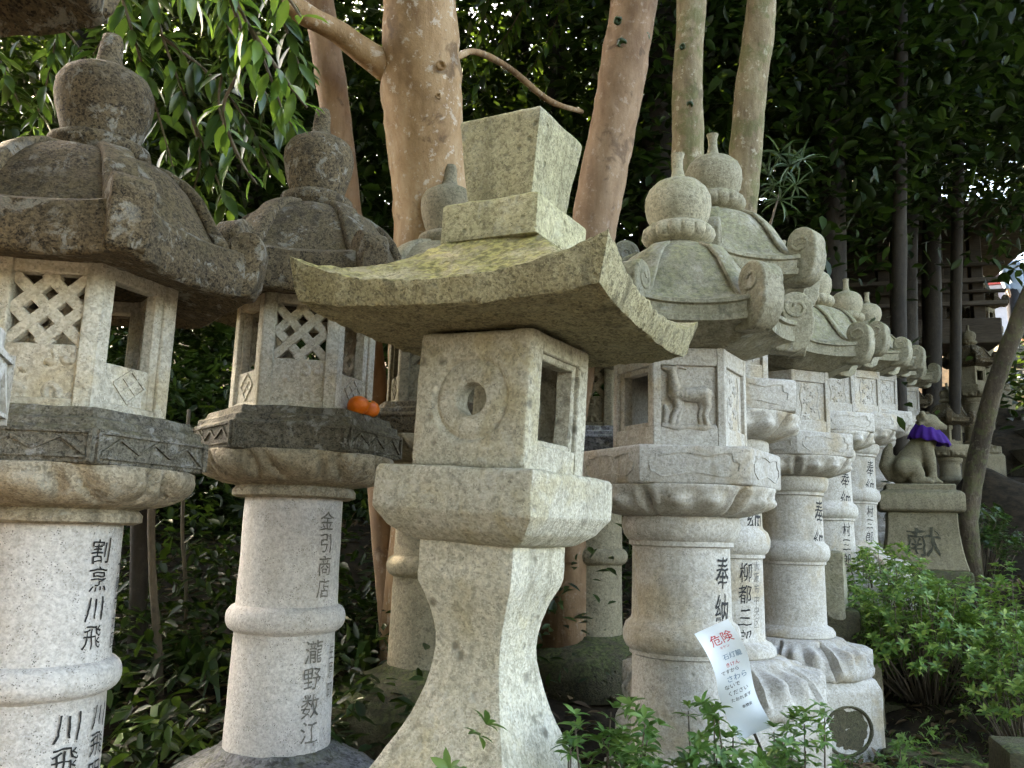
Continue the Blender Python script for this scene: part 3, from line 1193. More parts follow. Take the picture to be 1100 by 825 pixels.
def d_finial():
    bm = bmesh.new()

    def mod(r, z, a, t):
        zz = z - ZB_D
        s = max(0, 1 - ((z - D(.980)) / .036) ** 2)
        return r * (1 + .075 * s * (abs(math.cos(8 * a)) ** .5 - .6)), z
    pr = [(0.0212, D(0.908)), (0.1145, D(0.912)), (0.1124, D(0.925)), (0.0933, D(0.934)), (0.0806, D(0.945)), (0.0954, D(0.951)), (0.1124, D(0.962)), (0.1198, D(0.980)), (0.1166, D(0.999)), (0.1039, D(1.012)), (0.0901, D(1.018)),
          (0.0933, D(1.027)), (0.1049, D(1.051)), (0.1113, D(1.083)), (0.1092, D(1.118)), (0.0975, D(1.146)), (0.0763, D(1.167)), (0.0477, D(1.180)), (0.0286, D(1.187)), (0.0223, D(1.202)), (0.0175, D(1.229)), (0.0186, D(1.261)), (0.0233, D(1.280)), (0.0042, D(1.282))]
    lathe(bm, pr, 128, mod)
    rough(bm, .0012, 14, 6)
    return to_mesh('finial', bm, 60)


def d_lantern(label, px, py, d, off, a0, texts=(), scale=1.0, mats=None, group=None, detail=True, ground=True, grot=None):
    x, y = axis_xy(px, py, d)
    az = math.atan2(x, y)
    rz = (-az + a0) if grot is None else grot
    t = thing('stone_lantern', label, 'stone lantern', (x, y, EZ + ZB_D * scale + off), rz, group)
    t.scale = (scale, scale, scale)
    mm = dict(base='fine', shaft='fine', lotus='fine', platform='fine', fire='fine', roof='fine_roof', finial='fine_ball')
    mm.update(mats or {})
    if px > 860:
        t.rotation_euler = (R(.9) * math.sin(px * 1.3), R(.9) * math.sin(px * 2.1), rz)
    pe = put('pedestal', cached('dp', d_pedestal), M[mm['base']], t)
    if detail:
        for k in (4, 5, 0):
            put('medallion', cached(('dm', k), lambda: d_medallion(k)), M['mossrock'], pe)
    put('lotus_base', cached('dlb', d_lotus_base), M[mm['base']], t)
    sh = put('shaft', cached('ds', d_shaft), M[mm['shaft']], t)
    put('lotus_bowl', cached('dl', d_lotus), M[mm['lotus']], t)
    put('platform', cached('dpl', d_platform), M[mm['platform']], t)
    fb = put('firebox', cached('df', d_fire), M[mm['fire']], t)
    if detail:
        for k in (5, 2):
            put('deer_relief', cached(('dd', k), lambda: d_deer(k)), M[mm['fire']], fb)
        for k in (0, 3):
            put('flower_relief', cached(('dfl', k), lambda: d_flowers(k)), M[mm['fire']], fb)
    ro = put('roof', cached('dr', d_roof), M[mm['roof']], t)
    for k in range(6):
        put('scroll', cached(('dsc', k), lambda: d_scroll(k)), M[mm['roof']], ro)
    put('finial', cached('dfi', d_finial), M[mm['finial']], t)
    for (s, size, a, z, mt, sx) in texts:
        key = ('dtx', s, size, round(a - math.degrees(a0 if grot is None else grot + az), 2), z)
        aa = R(a) - (a0 if grot is None else grot + az)
        put('inscription', cached(key, lambda: wrap_text(s, size, .1525, aa, D(z), sx, .07, .04)), M[mt], sh)
    if ground:
        CTRL.append((x, y, EZ + ZB_D * scale + off - .02))
    return t


# ------------------------------------------------------------------ lantern kind three: square, in front
ZB_S = -.72


def S(z):
    return z - ZB_S


def s_sq(levels, bev=.008, step=.03, amp=.003, seed=1, name='part', smooth=40, fn=None, sc=10):
    bm = bmesh.new()
    loft(bm, [[(-a, -a, S(z)), (a, -a, S(z)), (a, a, S(z)), (-a, a, S(z))] for a, z in levels])
    bevel(bm, bev, 2, 20)
    dice(bm, step)
    if fn:
        for v in bm.verts:
            v.co = fn(v.co)
    rough(bm, amp, sc, seed)
    return to_mesh(name, bm, smooth)


def s_shaft():
    lv = [(.215, -.78), (.2, -.62), (.187, -.56)]
    for i in range(15):
        t = i / 14
        z = -.54 + (.54 - .128) * t
        # concave waist, narrowest near z=-.26
        a = .0885 + (.088 * ((-.27 - z) / .27) ** 1.75 if z < -.27 else .0385 * ((z + .27) / .145) ** 1.8)
        lv.append((a, z))
    lv += [(.128, -.112), (.128, -.034), (.06, -.03)]
    return s_sq(lv, .005, .028, .0035, 4, 'shaft', 38)


def s_platform():
    def chip(c):
        # the worn corner nearest the visitor
        q = Vector((.21, -.21, S(.085)))
        d = (c - q).length
        if d < .055:
            c = c.lerp(Vector((.19, -.19, c.z)), .55 * (1 - d / .055))
        return c
    return s_sq([(.125, -.036), (.15, -.030), (.185, -.005), (.207, .028), (.212, .036), (.212, .125), (.206, .135), (.1, .138)], .006, .026, .003, 6, 'platform', 38, chip)


def s_fire():
    zb, zt, hs = S(.136), S(.455), .155
    bm = bmesh.new()
    cz = S(.295)
    # the two pierced sides: plate with a round hole and a sunk ring
    for k in (0, 2):
        a = PI / 2 * k
        out = Vector((math.sin(a), -math.cos(a), 0))
        u = Vector((math.cos(a), math.sin(a), 0))
        N = 64
        rings = []

        def ring(kind, r, w):
            pts = []
            for i in range(N):
                an = 2 * PI * (i + .5) / N
                cx, cy = math.cos(an), math.sin(an)
                if kind == 'c':
                    x, y = r * cx, r * cy
                else:
                    m = max(abs(cx), abs(cy))
                    x, y = cx / m * r, cy / m * r
                y2 = y * ((zt - zb) / 2 / hs) if kind == 's' else y
                pts.append(out * w + u * x + Vector((0, 0, cz + y2)))
            return pts
        rr = [('c', .041, .10), ('c', .040, .146), ('c', .043, .1505), ('c', .085, .1515), ('c', .092, .1450), ('c', .098, .1450), ('c', .105, .1545), ('c', .125, .155), ('s', hs - .006, .155), ('s', hs, .149), ('s', hs, .10)]
        loft(bm, [ring(*q) for q in rr], False, False)
    # side walls with a framed rectangular window
    for s in (-1, 1):
        def W(y0, y1, z0, z1, x0, x1):
            a, b = sorted((s * x0, s * x1))
            box(bm, (a, y0, z0), (b, y1, z1))
        i = .1
        W(-.149, -.098, zb, zt, i, hs)
        W(.098, .149, zb, zt, i, hs)
        W(-.0985, .0985, zt - .045, zt - .0005, i, hs - .0005)
        W(-.0985, .0985, zb + .0005, zb + .06, i, hs - .0005)
        W(-.0985, -.082, zb + .055, zt - .04, i, hs - .010)
        W(.082, .0985, zb + .055, zt - .04, i, hs - .010)
        W(-.083, .083, zt - .06, zt - .042, i, hs - .010)
        W(-.083, .083, zb + .058, zb + .072, i, hs - .010)
    box(bm, (-.1, -.1, zt - .03), (.1, .1, zt - .002))
    box(bm, (-.1, -.1, zb + .002), (.1, .1, zb + .05))
    bevel(bm, .003, 1, 40)
    dice(bm, .035)
    rough(bm, .0022, 13, 9)
    return to_mesh('firebox', bm, 38)


def s_roof():
    A = .385
    N = 84
    bm = bmesh.new()

    def top(u, v):
        m = max(abs(u), abs(v))
        c = min(abs(u), abs(v)) / (m + 1e-6)
        s = max(0, (m - .30) / .70)
        z = .515 + (.700 - .515) * (1 - s) ** 1.55
        if m < .3:
            z = .700
        lift = .075 * (c ** 2.6) * (s ** 1.7)
        return Vector((u * A, v * A, S(z + lift)))

    def bot(u, v):
        m = max(abs(u), abs(v))
        c = min(abs(u), abs(v)) / (m + 1e-6)
        return Vector((u * A * .945, v * A * .945, S(.464 + .026 * (c ** 3) * max(0, (m - .35) / .65) ** 1.6)))
    g = [-1 + 2 * i / N for i in range(N + 1)]
    T = [[bm.verts.new(top(u, v)) for u in g] for v in g]
    B = [[bm.verts.new(bot(u, v)) for u in g] for v in g]
    for i in range(N):
        for j in range(N):
            bm.faces.new((T[i][j], T[i][j + 1], T[i + 1][j + 1], T[i + 1][j]))
            bm.faces.new((B[i][j], B[i + 1][j], B[i + 1][j + 1], B[i][j + 1]))
    loop = [(0, j) for j in range(N)] + [(i, N) for i in range(N)] + [(N, N - j) for j in range(N)] + [(N - i, 0) for i in range(N)]
    prev = [T[i][j] for i, j in loop]
    last = [B[i][j] for i, j in loop]
    mids = []
    for t in (.12, .4, .7, .92):
        mids.append([bm.verts.new(a.co.lerp(b.co, t) + (Vector((a.co.x, a.co.y, 0)) * (.006 if t == .12 else .004))) for a, b in zip(prev, last)])
    seq = [prev] + mids + [last]
    n = len(loop)
    for a, b in zip(seq[:-1], seq[1:]):
        for i in range(n):
            j = (i + 1) % n
            bm.faces.new((a[i], a[j], b[j], b[i]))
    bmesh.ops.recalc_face_normals(bm, faces=bm.faces)
    rough(bm, .0055, 11, 3, .7)
    rough(bm, .0024, 52, 5, .6)
    return to_mesh('roof', bm, 42)


def s_lantern(label, x, y, zoff, rz, lean, group=None):
    t = thing('stone_lantern', label, 'stone lantern', (x, y, EZ + ZB_S + zoff), rz, group)
    t.rotation_euler = Matrix.Rotation(lean, 3, 'Y').to_4x4().to_euler() if False else (0, lean, rz)
    bm = bmesh.new()
    loft(bm, [[(-a, -a, S(z)), (a, -a, S(z)), (a, a, S(z)), (-a, a, S(z))] for a, z in ((.30, -1.1), (.30, -.74), (.285, -.722), (.1, -.72))])
    dice(bm, .06)
    rough(bm, .01, 6, 3)
    put('foot_slab', to_mesh('foot_slab', bm, 40), M['mossrock'], t)
    put('shaft', s_shaft(), M['front'], t)
    put('platform', s_platform(), M['front'], t)
    put('firebox', s_fire(), M['front'], t)
    put('roof', s_roof(), M['front_roof'], t).rotation_euler = (0, 0, R(5))
    put('cap_step', s_sq([(.135, .688), (.135, .782), (.13, .788), (.05, .79)], .004, .03, .003, 7, 'cap_step'), M['front_cap'], t)
    put('cap_block', s_sq([(.088, .785), (.091, .79), (.117, 1.008), (.113, 1.016), (.05, 1.018)], .004, .03, .003, 8, 'cap_block'), M['front_cap'], t)
    CTRL.append((x, y, EZ + ZB_S + zoff - .02))
    return t


# ================================================================== BUILD: the lanterns
PY = 600
x, y = axis_xy(533, 560, 2.0)
azc = math.atan2(x, y)
s_lantern('square lantern with mossy flat roof and a round hole, foremost and leaning', x - .03, y, 0, -azc - R(31), R(2.6))

L0 = None
G1 = 'weathered hexagonal stone lanterns on the shady side'
L0 = h_lantern('lantern on the dark eave in the corner, only its roof edge and slab in view', -258, 330, 1.0, 0.0, R(38), mats=dict(platform='fine', lotus='fine'), group=G1)
L0.scale = (.92, .92, 1.55)
L0.location.z -= .60
L0.location.x -= .012
L0.location.z -= .02
L1 = h_lantern('large lantern with black-stained slab and brush writing on both halves of its pale shaft', 38, 720, 1.86, -.07, R(10),
          [('割烹川飛', .060, 42, .038, 'ink', .9), ('川飛', .066, 29, -.335, 'ink', .95), ('川飛明', .058, 61, -.33, 'ink', .9), ('大阪市北区', .040, 74, -.01, 'ink', .8)], group=G1)
L1.scale = (1.02, 1.02, .985)
L2 = h_lantern('lantern carrying two oranges on its slab, faint engraved characters on a pale shaft', 309, 640, 2.5, 0.0, R(25),
          [('金引商店', .060, 42, .035, 'ink_faint', .9), ('瀧野数江', .068, 34, -.325, 'ink_faint', .95), ('生原町', .05, 64, -.34, 'ink_faint', .7)], group=G1)
L2.scale = (1, 1, 1.03)
L2.location.z -= .02
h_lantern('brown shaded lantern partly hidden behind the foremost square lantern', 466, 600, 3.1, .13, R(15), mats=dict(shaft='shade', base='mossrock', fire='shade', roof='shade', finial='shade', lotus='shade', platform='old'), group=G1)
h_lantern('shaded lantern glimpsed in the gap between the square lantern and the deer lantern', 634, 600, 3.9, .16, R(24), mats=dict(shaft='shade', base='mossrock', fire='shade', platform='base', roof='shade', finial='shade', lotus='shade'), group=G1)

G2 = 'carved scroll-roofed stone lanterns receding in a row'
HON = ('奉納', .115, 52, -.06, 'ink', .75)
ROTD = R(27)
d_lantern('lantern with a deer carved on its lamp house, nearest of the scroll-roofed row', 731, 560, 2.6, 0.0, R(40), [('奉納', .105, 54, -.058, 'ink', .75)], group=G2, grot=ROTD)
d_lantern('tall lantern whose ball finial stands behind that of the deer lantern', 772, 560, 3.0, .285, R(40),
          [('奉納', .115, 58, -.06, 'ink', .75), ('柳都三郎', .070, 36, -.375, 'ink', .85), ('大阪市中央区', .036, 56, -.372, 'ink_faint', .85)], group=G2, grot=R(-17))
d_lantern('third scroll-roofed lantern, oval mossy medallions on its bluish pedestal', 850, 600, 4.0, .235, 0, [('奉納', .13, 62, -.05, 'ink', .7)], group=G2, grot=R(-11))
FAR = ((4.9, 888, .46, 'fourth lantern of the scroll-roofed row, with a thick rounded collar on its shaft'),
       (5.8, 913, .60, 'fifth lantern of the scroll-roofed row, slim white shaft above the azalea'),
       (6.7, 934, .76, 'sixth lantern of the scroll-roofed row, partly behind the guardian statue'),
       (7.6, 951, .86, 'seventh lantern of the scroll-roofed row, low dark roof beside the statue'),
       (8.5, 968, 1.0, 'last lantern of the scroll-roofed row, roof just left of the purple bib'))
for d, px, off, lab in FAR:
    d_lantern(lab, px, 500, d, off, 0, [('奉納', .12, 52, -.06, 'ink', .7), ('村三郎', .08, 44, -.375, 'ink', .8)], group=G2, grot=R(-14) + random.uniform(-.08, .08))
G3 = 'small stone lanterns on the far slope'
for (px, ytop, d, sc, lab) in ((1016, 415, 8.3, .62, 'small far lantern just behind the statue with the purple bib'),
                               (1047, 350, 9.6, .72, 'far lantern rising above and behind the small one near the statue'),
                               (1038, 303, 10.6, .80, 'far lantern beside the sunlit thin trunk on the slope'),
                               (1062, 285, 11.6, .85, 'farthest lantern below the bright gap in the trees'),
                               (975, 398, 9.4, .66, 'far lantern in the dark left of the statue')):
    z = rel(ytop, px, d)
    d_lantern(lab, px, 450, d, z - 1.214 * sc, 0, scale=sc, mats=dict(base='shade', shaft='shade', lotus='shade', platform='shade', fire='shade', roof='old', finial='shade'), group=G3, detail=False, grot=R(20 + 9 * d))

# ------------------------------------------------------------------ oranges on the slab
xo, yo = axis_xy(309, 640, 2.5)
azo = math.atan2(xo, yo)
for (tang, rO, lab) in ((-.036, .034, 'orange fruit on the lantern slab, the one farther from the foremost square lantern'), (.032, .0315, 'orange fruit on the lantern slab, the one nearer the foremost square lantern')):
    fi = -azo + R(55)
    q = Vector((xo, yo, 0)) + Vector((math.sin(fi), -math.cos(fi), 0)) * .229 + Vector((math.cos(fi), math.sin(fi), 0)) * tang
    t = thing('orange', lab, 'fruit', (q.x, q.y, EZ + .326 + rO * .84), random.uniform(0, 3), 'oranges offered on the lantern')
    t.rotation_euler = (R(random.uniform(-25, 25)), R(random.uniform(-25, 25)), 1)
    bm = bmesh.new()
    lathe(bm, [(.001, -.86 * rO)] + [(rO * math.sin(R(a)), -rO * .86 * math.cos(R(a))) for a in range(15, 170, 12)] + [(.18 * rO, .82 * rO), (.001, .78 * rO)], 28)
    rough(bm, .0016, 30, rO * 900)
    put('fruit_skin', to_mesh('fruit_skin', bm, 180), M['orange'], t)
    bm = bmesh.new()
    lathe(bm, [(.001, .79 * rO), (.16 * rO, .81 * rO), (.13 * rO, .88 * rO), (.001, .91 * rO)], 8)
    put('stem_button', to_mesh('stem_button', bm, 180), M['calyx'], t)

# ------------------------------------------------------------------ guardian statue on its pedestal
DS = 6.0
sx_, sy_ = axis_xy(986, 520, DS)
zt = rel(521, 986, DS)
ped = thing('statue_pedestal', 'flared grey stone pedestal with one carved character, carrying the guardian statue', 'pedestal', (sx_, sy_, EZ + zt - .62), R(-22))
bm = bmesh.new()
loft(bm, [[(-a, -b, z), (a, -b, z), (a, b, z), (-a, b, z)] for a, b, z in ((.29, .28, -.35), (.29, .28, 0), (.28, .265, .02))])
bevel(bm, .01, 1)
rough(bm, .004, 6, 1)
put('footing', to_mesh('footing', bm, 40), M['mossrock'], ped)
bm = bmesh.new()
loft(bm, [[(-a, -b, z), (a, -b, z), (a, b, z), (-a, b, z)] for a, b, z in [(.222 + .052 * (1 - t) ** 2, .2 + .05 * (1 - t) ** 2, .02 + .40 * t) for t in [i / 8 for i in range(9)]]])
bevel(bm, .008, 1, 50)
rough(bm, .003, 7, 2)
body = put('die', to_mesh('die', bm, 40), M['guard'], ped)
bm = text_bm('献', .22, sx=1.1)
split_long(bm, .03)
for v in bm.verts:
    u_, w_ = v.co.x, v.co.y
    v.co.x += .016 * noise.noise(Vector((u_ * 14, w_ * 14, 2))) + .010 * noise.noise(Vector((u_ * 40, w_ * 40, 5)))
    v.co.y += .016 * noise.noise(Vector((u_ * 14 + 5, w_ * 14, 2))) + .010 * noise.noise(Vector((u_ * 40, w_ * 40, 9)))
    zz = .33 + v.co.y
    tt = min(1, max(0, (zz - .02) / .40))
    v.co = Vector((v.co.x, -(.2 + .05 * (1 - tt) ** 2) - .005, zz))
me = bpy.data.meshes.new('inscription')
bm.to_mesh(me)
bm.free()
put('inscription', me, M['ink_moss'], body)
bm = bmesh.new()
loft(bm, [[(-a, -b, z), (a, -b, z), (a, b, z), (-a, b, z)] for a, b, z in ((.26, .22, .42), (.275, .235, .435), (.275, .235, .545), (.25, .21, .57), (.225, .185, .572), (.225, .185, .618), (.1, .1, .62))])
bevel(bm, .008, 1, 30)
rough(bm, .004, 8, 3)
put('cornice', to_mesh('cornice', bm, 40), M['guard'], ped)
CTRL.append((sx_, sy_, EZ + zt - .66))

st = thing('guardian_statue', 'seated stone guardian animal wearing a purple bib, on the flared pedestal', 'statue', (sx_, sy_, EZ + zt), R(-22))
ch = [
    [(-.10, 0, .10, .105), (-.03, 0, .19, .10), (.03, 0, .27, .092), (.07, 0, .33, .078)],          # trunk
    [(.07, 0, .34, .07), (.09, 0, .40, .062), (.10, 0, .455, .072)],                                # neck and head
    [(.10, -.03, .45, .045), (.10, .03, .45, .045)],
    [(.13, 0, .44, .05), (.175, 0, .425, .034), (.19, 0, .42, .028)],                               # muzzle
    [(.06, -.05, .50, .022), (.05, -.058, .525, .014)], [(.06, .05, .50, .022), (.05, .058, .525, .014)],
]
for s in (-1, 1):
    ch += [
        [(-.09, s * .075, .12, .078), (-.03, s * .09, .125, .060), (.0, s * .095, .075, .046), (-.03, s * .095, .03, .036)],     # thigh, hock
        [(-.03, s * .095, .025, .030), (.05, s * .098, .022, .030)],
        [(.06, s * .06, .28, .052), (.085, s * .062, .18, .042), (.092, s * .062, .09, .034), (.096, s * .062, .035, .032)],     # front leg
        [(.10, s * .062, .022, .030), (.125, s * .062, .018, .026)],
    ]
    for q in (-1, 0, 1):
        ch.append([(.075, s * .098 + q * .02, .016, .017), (.088, s * .098 + q * .02, .012, .012)])
        ch.append([(.14, s * .062 + q * .019, .016, .016), (.155, s * .062 + q * .019, .011, .011)])
for i in range(16):       # curls of the mane
    a = i * 2.4
    ch.append([(.055 + .03 * math.cos(a), .062 * math.sin(a), .37 + .011 * i * .9, .024)])
ch.append([(-.18, 0, .06, .04), (-.21, 0, .14, .05), (-.19, 0, .24, .04), (-.17, 0, .30, .018)])      # tail
put('body', blob('body', ch, .0105, 3), M['guard'], st)
bm = bmesh.new()
rings = []
for k, (r, z) in enumerate(((.088, .415), (.098, .40), (.112, .375), (.128, .34), (.137, .315), (.132, .312), (.10, .36), (.084, .41))):
    rings.append([(.078 + (.012 if k < 6 else .008) + 1.02 * r * math.sin(a) * (1 + .05 * math.sin(14 * a) * (k in (2, 3, 4))), -r * math.cos(a) * (1 + .05 * math.sin(14 * a) * (k in (2, 3, 4))), z - .030 * math.sin(a) + .006 * math.sin(9 * a)) for a in [2 * PI * i / 84 for i in range(84)]])
loft(bm, rings, False, False)
put('bib', to_mesh('bib', bm, 180), M['purple'], st)

# ------------------------------------------------------------------ sign leaning on the lantern
dS = 2.17
A0, A1 = P(750, 681, dS), P(778, 665, dS + .01)
B0, B1 = P(791, 772, dS + .03), P(831, 771, dS + .05)
B0 = P(788, 778, dS + .03)
e1 = (A1 - A0)
wS = e1.length
e1.normalize()
mid0, mid1 = (A0 + A1) / 2, (P(791, 800, dS) + P(836, 778, dS + .02)) / 2
e2 = (mid1 - mid0)
lS = e2.length
e2.normalize()
e1 = (e1 - e2 * e1.dot(e2)).normalized()
wS = .098
n_ = e1.cross(e2).normalized()
if n_.y > 0:
    n_ = -n_


def on_sign(u, v, h):
    """u across from the centre, v down from the top, h proud"""
    bend = .010 * math.sin(v / lS * PI * 1.6) + .004 * math.sin(u * 30)
    side = .006 * math.sin(v / lS * PI * 2)
    return mid0 + e1 * (u + side) + n_ * (.012 * (u / .05) ** 2 * math.sin(v / lS * PI * 2.2)) + e2 * v + n_ * (bend + h)


sg = thing('notice_card', 'curled white laminated notice with red and black print, leaning among the azalea', 'sign', tuple(mid1))
sg_inv = Matrix.Translation(-mid1)
bm = bmesh.new()
nu, nv = 6, 30
gr = {}
for h in (-.0012, 0):
    for i in range(nu + 1):
        for j in range(nv + 1):
            gr[h, i, j] = bm.verts.new(sg_inv @ on_sign(-wS / 2 + wS * i / nu, lS * j / nv, h))
for i in range(nu):
    for j in range(nv):
        bm.faces.new((gr[0, i, j], gr[0, i + 1, j], gr[0, i + 1, j + 1], gr[0, i, j + 1]))
        bm.faces.new((gr[-.0012, i, j], gr[-.0012, i, j + 1], gr[-.0012, i + 1, j + 1], gr[-.0012, i + 1, j]))
for j in range(nv):
    for i in (0, nu):
        bm.faces.new((gr[0, i, j], gr[0, i, j + 1], gr[-.0012, i, j + 1], gr[-.0012, i, j]))
for i in range(nu):
    for j in (0, nv):
        bm.faces.new((gr[0, i, j], gr[0, i + 1, j], gr[-.0012, i + 1, j], gr[-.0012, i, j]))
put('card', to_mesh('card', bm, 60), M['card'], sg)


def sign_text(s, size, u, v, mat, vertical=False, sx=1.0):
    b = text_bm(s, size, vertical, sx=sx)
    split_long(b, .012)
    for q in b.verts:
        q.co = sg_inv @ on_sign(u + q.co.x, v - q.co.y, .0006)
    me = bpy.data.meshes.new('lettering')
    b.to_mesh(me)
    b.free()
    put('lettering', me, mat, sg)


sign_text('危険', .031, .006, .022, M['red'])
sign_text('キケン', .009, .004, .056, M['red'])
sign_text('石灯籠', .017, .013, .078, M['blueink'])
sign_text('きけん', .013, .006, .102, M['red'])
sign_text('ですから', .013, -.006, .118, M['ink'])
sign_text('さわら', .020, .008, .136, M['blueink'])
sign_text('ないで', .015, -.010, .158, M['ink'])
sign_text('ください', .015, .002, .178, M['ink'])
sign_text('たおれます', .012, .006, .20, M['ink'])
sign_text('奉賛会', .010, .014, .228, M['ink'])
bm = bmesh.new()
tube(bm, [sg_inv @ (mid1 - e2 * .14 + n_ * -.026), sg_inv @ (mid1 + e2 * .25 + n_ * -.030)], [.004, .004], 8)
put('stake', to_mesh('stake', bm, 60), M['wood'], sg)

# ------------------------------------------------------------------ stone blocks beside the row
blocks = [(889, 592, 4.35, .16, .34, .30, 'upright mossy stone block wedged behind the third scroll-roofed lantern', 'fine_roof'),
          (893, 652, 4.3, .24, .24, .30, 'squat brown stone block under the upright mossy one', 'mossrock'),
          (925, 705, 4.05, .14, .60, .25, 'stained stone kerb post at the end of the lantern pedestals', 'shade'),
          (1102, 800, 3.1, .2, .34, .3, 'mossy boulder-like block at the foot of the azalea bank', 'mossrock'),
          (1000, 805, 3.6, .40, .16, .3, 'low dark stone edging in the grass under the azalea bank', 'mossrock'),
          (975, 752, 4.1, .32, .18, .3, 'second course of dark stone edging higher up the bank', 'mossrock')]
for px, ytop, d, w, h, dep, lab, mt in blocks:
    p = P(px, ytop, d)
    bm = bmesh.new()
    box(bm, (-w / 2, -dep / 2, -h), (w / 2, dep / 2, 0))
    bevel(bm, .02, 2)
    dice(bm, .05)
    rough(bm, .012, 6, px, .6)
    o = put('stone_block', to_mesh('stone_block', bm, 40), M[mt])
    o.location = p
    o.rotation_euler = (0, R(random.uniform(-2, 2)), R(-18 + random.uniform(-6, 6)))
    tag(o, lab, 'stone block', 'stone blocks on the bank')

# ------------------------------------------------------------------ ground control
for g in ((0, -.6, .0), (1.2, -.4, 0), (-1.2, -.6, 0), (0, .7, .10), (.6, 1.0, .12), (-.5, .9, .2), (0, -4, 0), (4, -4, 0), (-4, -4, 0), (0, -30, 0), (30, -30, 0), (-30, -30, 0),
          (2.2, 1.2, .1), (3.0, 3.4, .55), (2.3, 3.2, .48), (3.3, 5.0, 1.25), (2.6, 4.6, .95), (4.5, 8, 2.3), (6, 11, 3.6), (9, 15, 5.1), (12, 18, 5.6), (20, 40, 9), (6, 3, .5), (10, 0, .2), (1.5, 1.7, .12),
          (-1.5, 3.6, .85), (-3, 3, .8), (-.6, 4, .95), (.6, 4.8, 1.0), (-1, 6, 1.5), (-4, 6, 1.6), (1.2, 7, 1.6), (0, 10, 2.8), (-5, 10, 3.0), (3, 12, 3.6), (0, 15, 5.2), (-9, 14, 5.0), (0, 19, 8.0), (-9, 19, 8.0), (4, 18, 6.8), (0, 30, 11), (-20, 30, 11), (-40, 10, 4),
          (40, 10, 3), (0, 80, 8), (60, 80, 8), (-60, 80, 8), (-2.5, 1.2, .3), (-4, 1.5, .4), (1.0, 2.0, .22), (.4, 1.6, .25)):
    CTRL.append(g)
CA = np.array(CTRL)


def ground_np(X, Y):
    d2 = (X[..., None] - CA[:, 0]) ** 2 + (Y[..., None] - CA[:, 1]) ** 2 + .03
    w = 1.0 / d2 ** 1.6
    return (w * CA[:, 2]).sum(-1) / w.sum(-1)


def axis_grid(lo, hi, near0, near1, fine, grow):
    a = list(np.arange(near0, near1, fine))
    s = fine
    v = near1
    while v < hi:
        a.append(v)
        s *= grow
        v += s
    a.append(hi)
    s = fine
    v = near0
    b = []
    while v > lo:
        s *= grow
        v -= s
        b.append(max(v, lo))
    return np.array(sorted(set(b + a)))


gx = axis_grid(-250, 250, -5, 7, .1, 1.25)
gy = axis_grid(-250, 250, -1, 10, .1, 1.25)
GX, GY = np.meshgrid(gx, gy)
GZ = ground_np(GX, GY)
GZ += .02 * np.sin(GX * 5.1 + GY * 3.3) * np.cos(GY * 4.7 - GX * 1.9) + .012 * np.sin(GX * 13 + 2) * np.sin(GY * 11)
vv = np.stack((GX, GY, GZ), -1).reshape(-1, 3)
nx = len(gx)
ff = [(j * nx + i, j * nx + i + 1, (j + 1) * nx + i + 1, (j + 1) * nx + i) for j in range(len(gy) - 1) for i in range(nx - 1)]
me = bpy.data.meshes.new('ground')
me.from_pydata(vv.tolist(), [], ff)
o = put('ground', finish(me, 180), M['soil'])
tag(o, 'dark soil and leaf litter bank', kind='structure')

# the path the visitor stands on, coloured dark to throw up less light
bm = bmesh.new()
PX = np.arange(-9, 9.01, .6)
PYv = np.arange(-12, -.29, .6)
vs = [[bm.verts.new((a, b, float(ground_np(np.array(a), np.array(b))) + .035)) for a in PX] for b in PYv]
for j in range(len(PYv) - 1):
    for i in range(len(PX) - 1):
        bm.faces.new((vs[j][i], vs[j][i + 1], vs[j + 1][i + 1], vs[j + 1][i]))
o = put('path', to_mesh('path', bm, 180), M['pave'])
tag(o, kind='structure')

# stone steps climbing beside the far lanterns
bm = bmesh.new()
for i in range(18):
    d = 5.6 + i * .48
    x0 = 4.05 + i * .26
    z = ground_np(np.array(x0 + .6), np.array(d)) + .06
    box(bm, (x0 - .1, d, float(z) - .5), (x0 + 1.7, d + .5, float(z)))
bevel(bm, .015, 1)
o = put('stone_steps', to_mesh('stone_steps', bm, 40), M['step'])
tag(o, kind='structure')


# ================================================================== TREES
def px_path(pts, n=8):
    """(px,py,d,r) control points to a smooth limb"""
    q = [(*P(a, b, c), r) for a, b, c, r in pts]
    return curve_pts(q, n)


def limb_bm(q, seg=18, lump=.12, seed=0):
    bm = bmesh.new()
    tube(bm, [p[:3] for p in q], [p[3] for p in q], seg, True, lump, seed)
    return bm


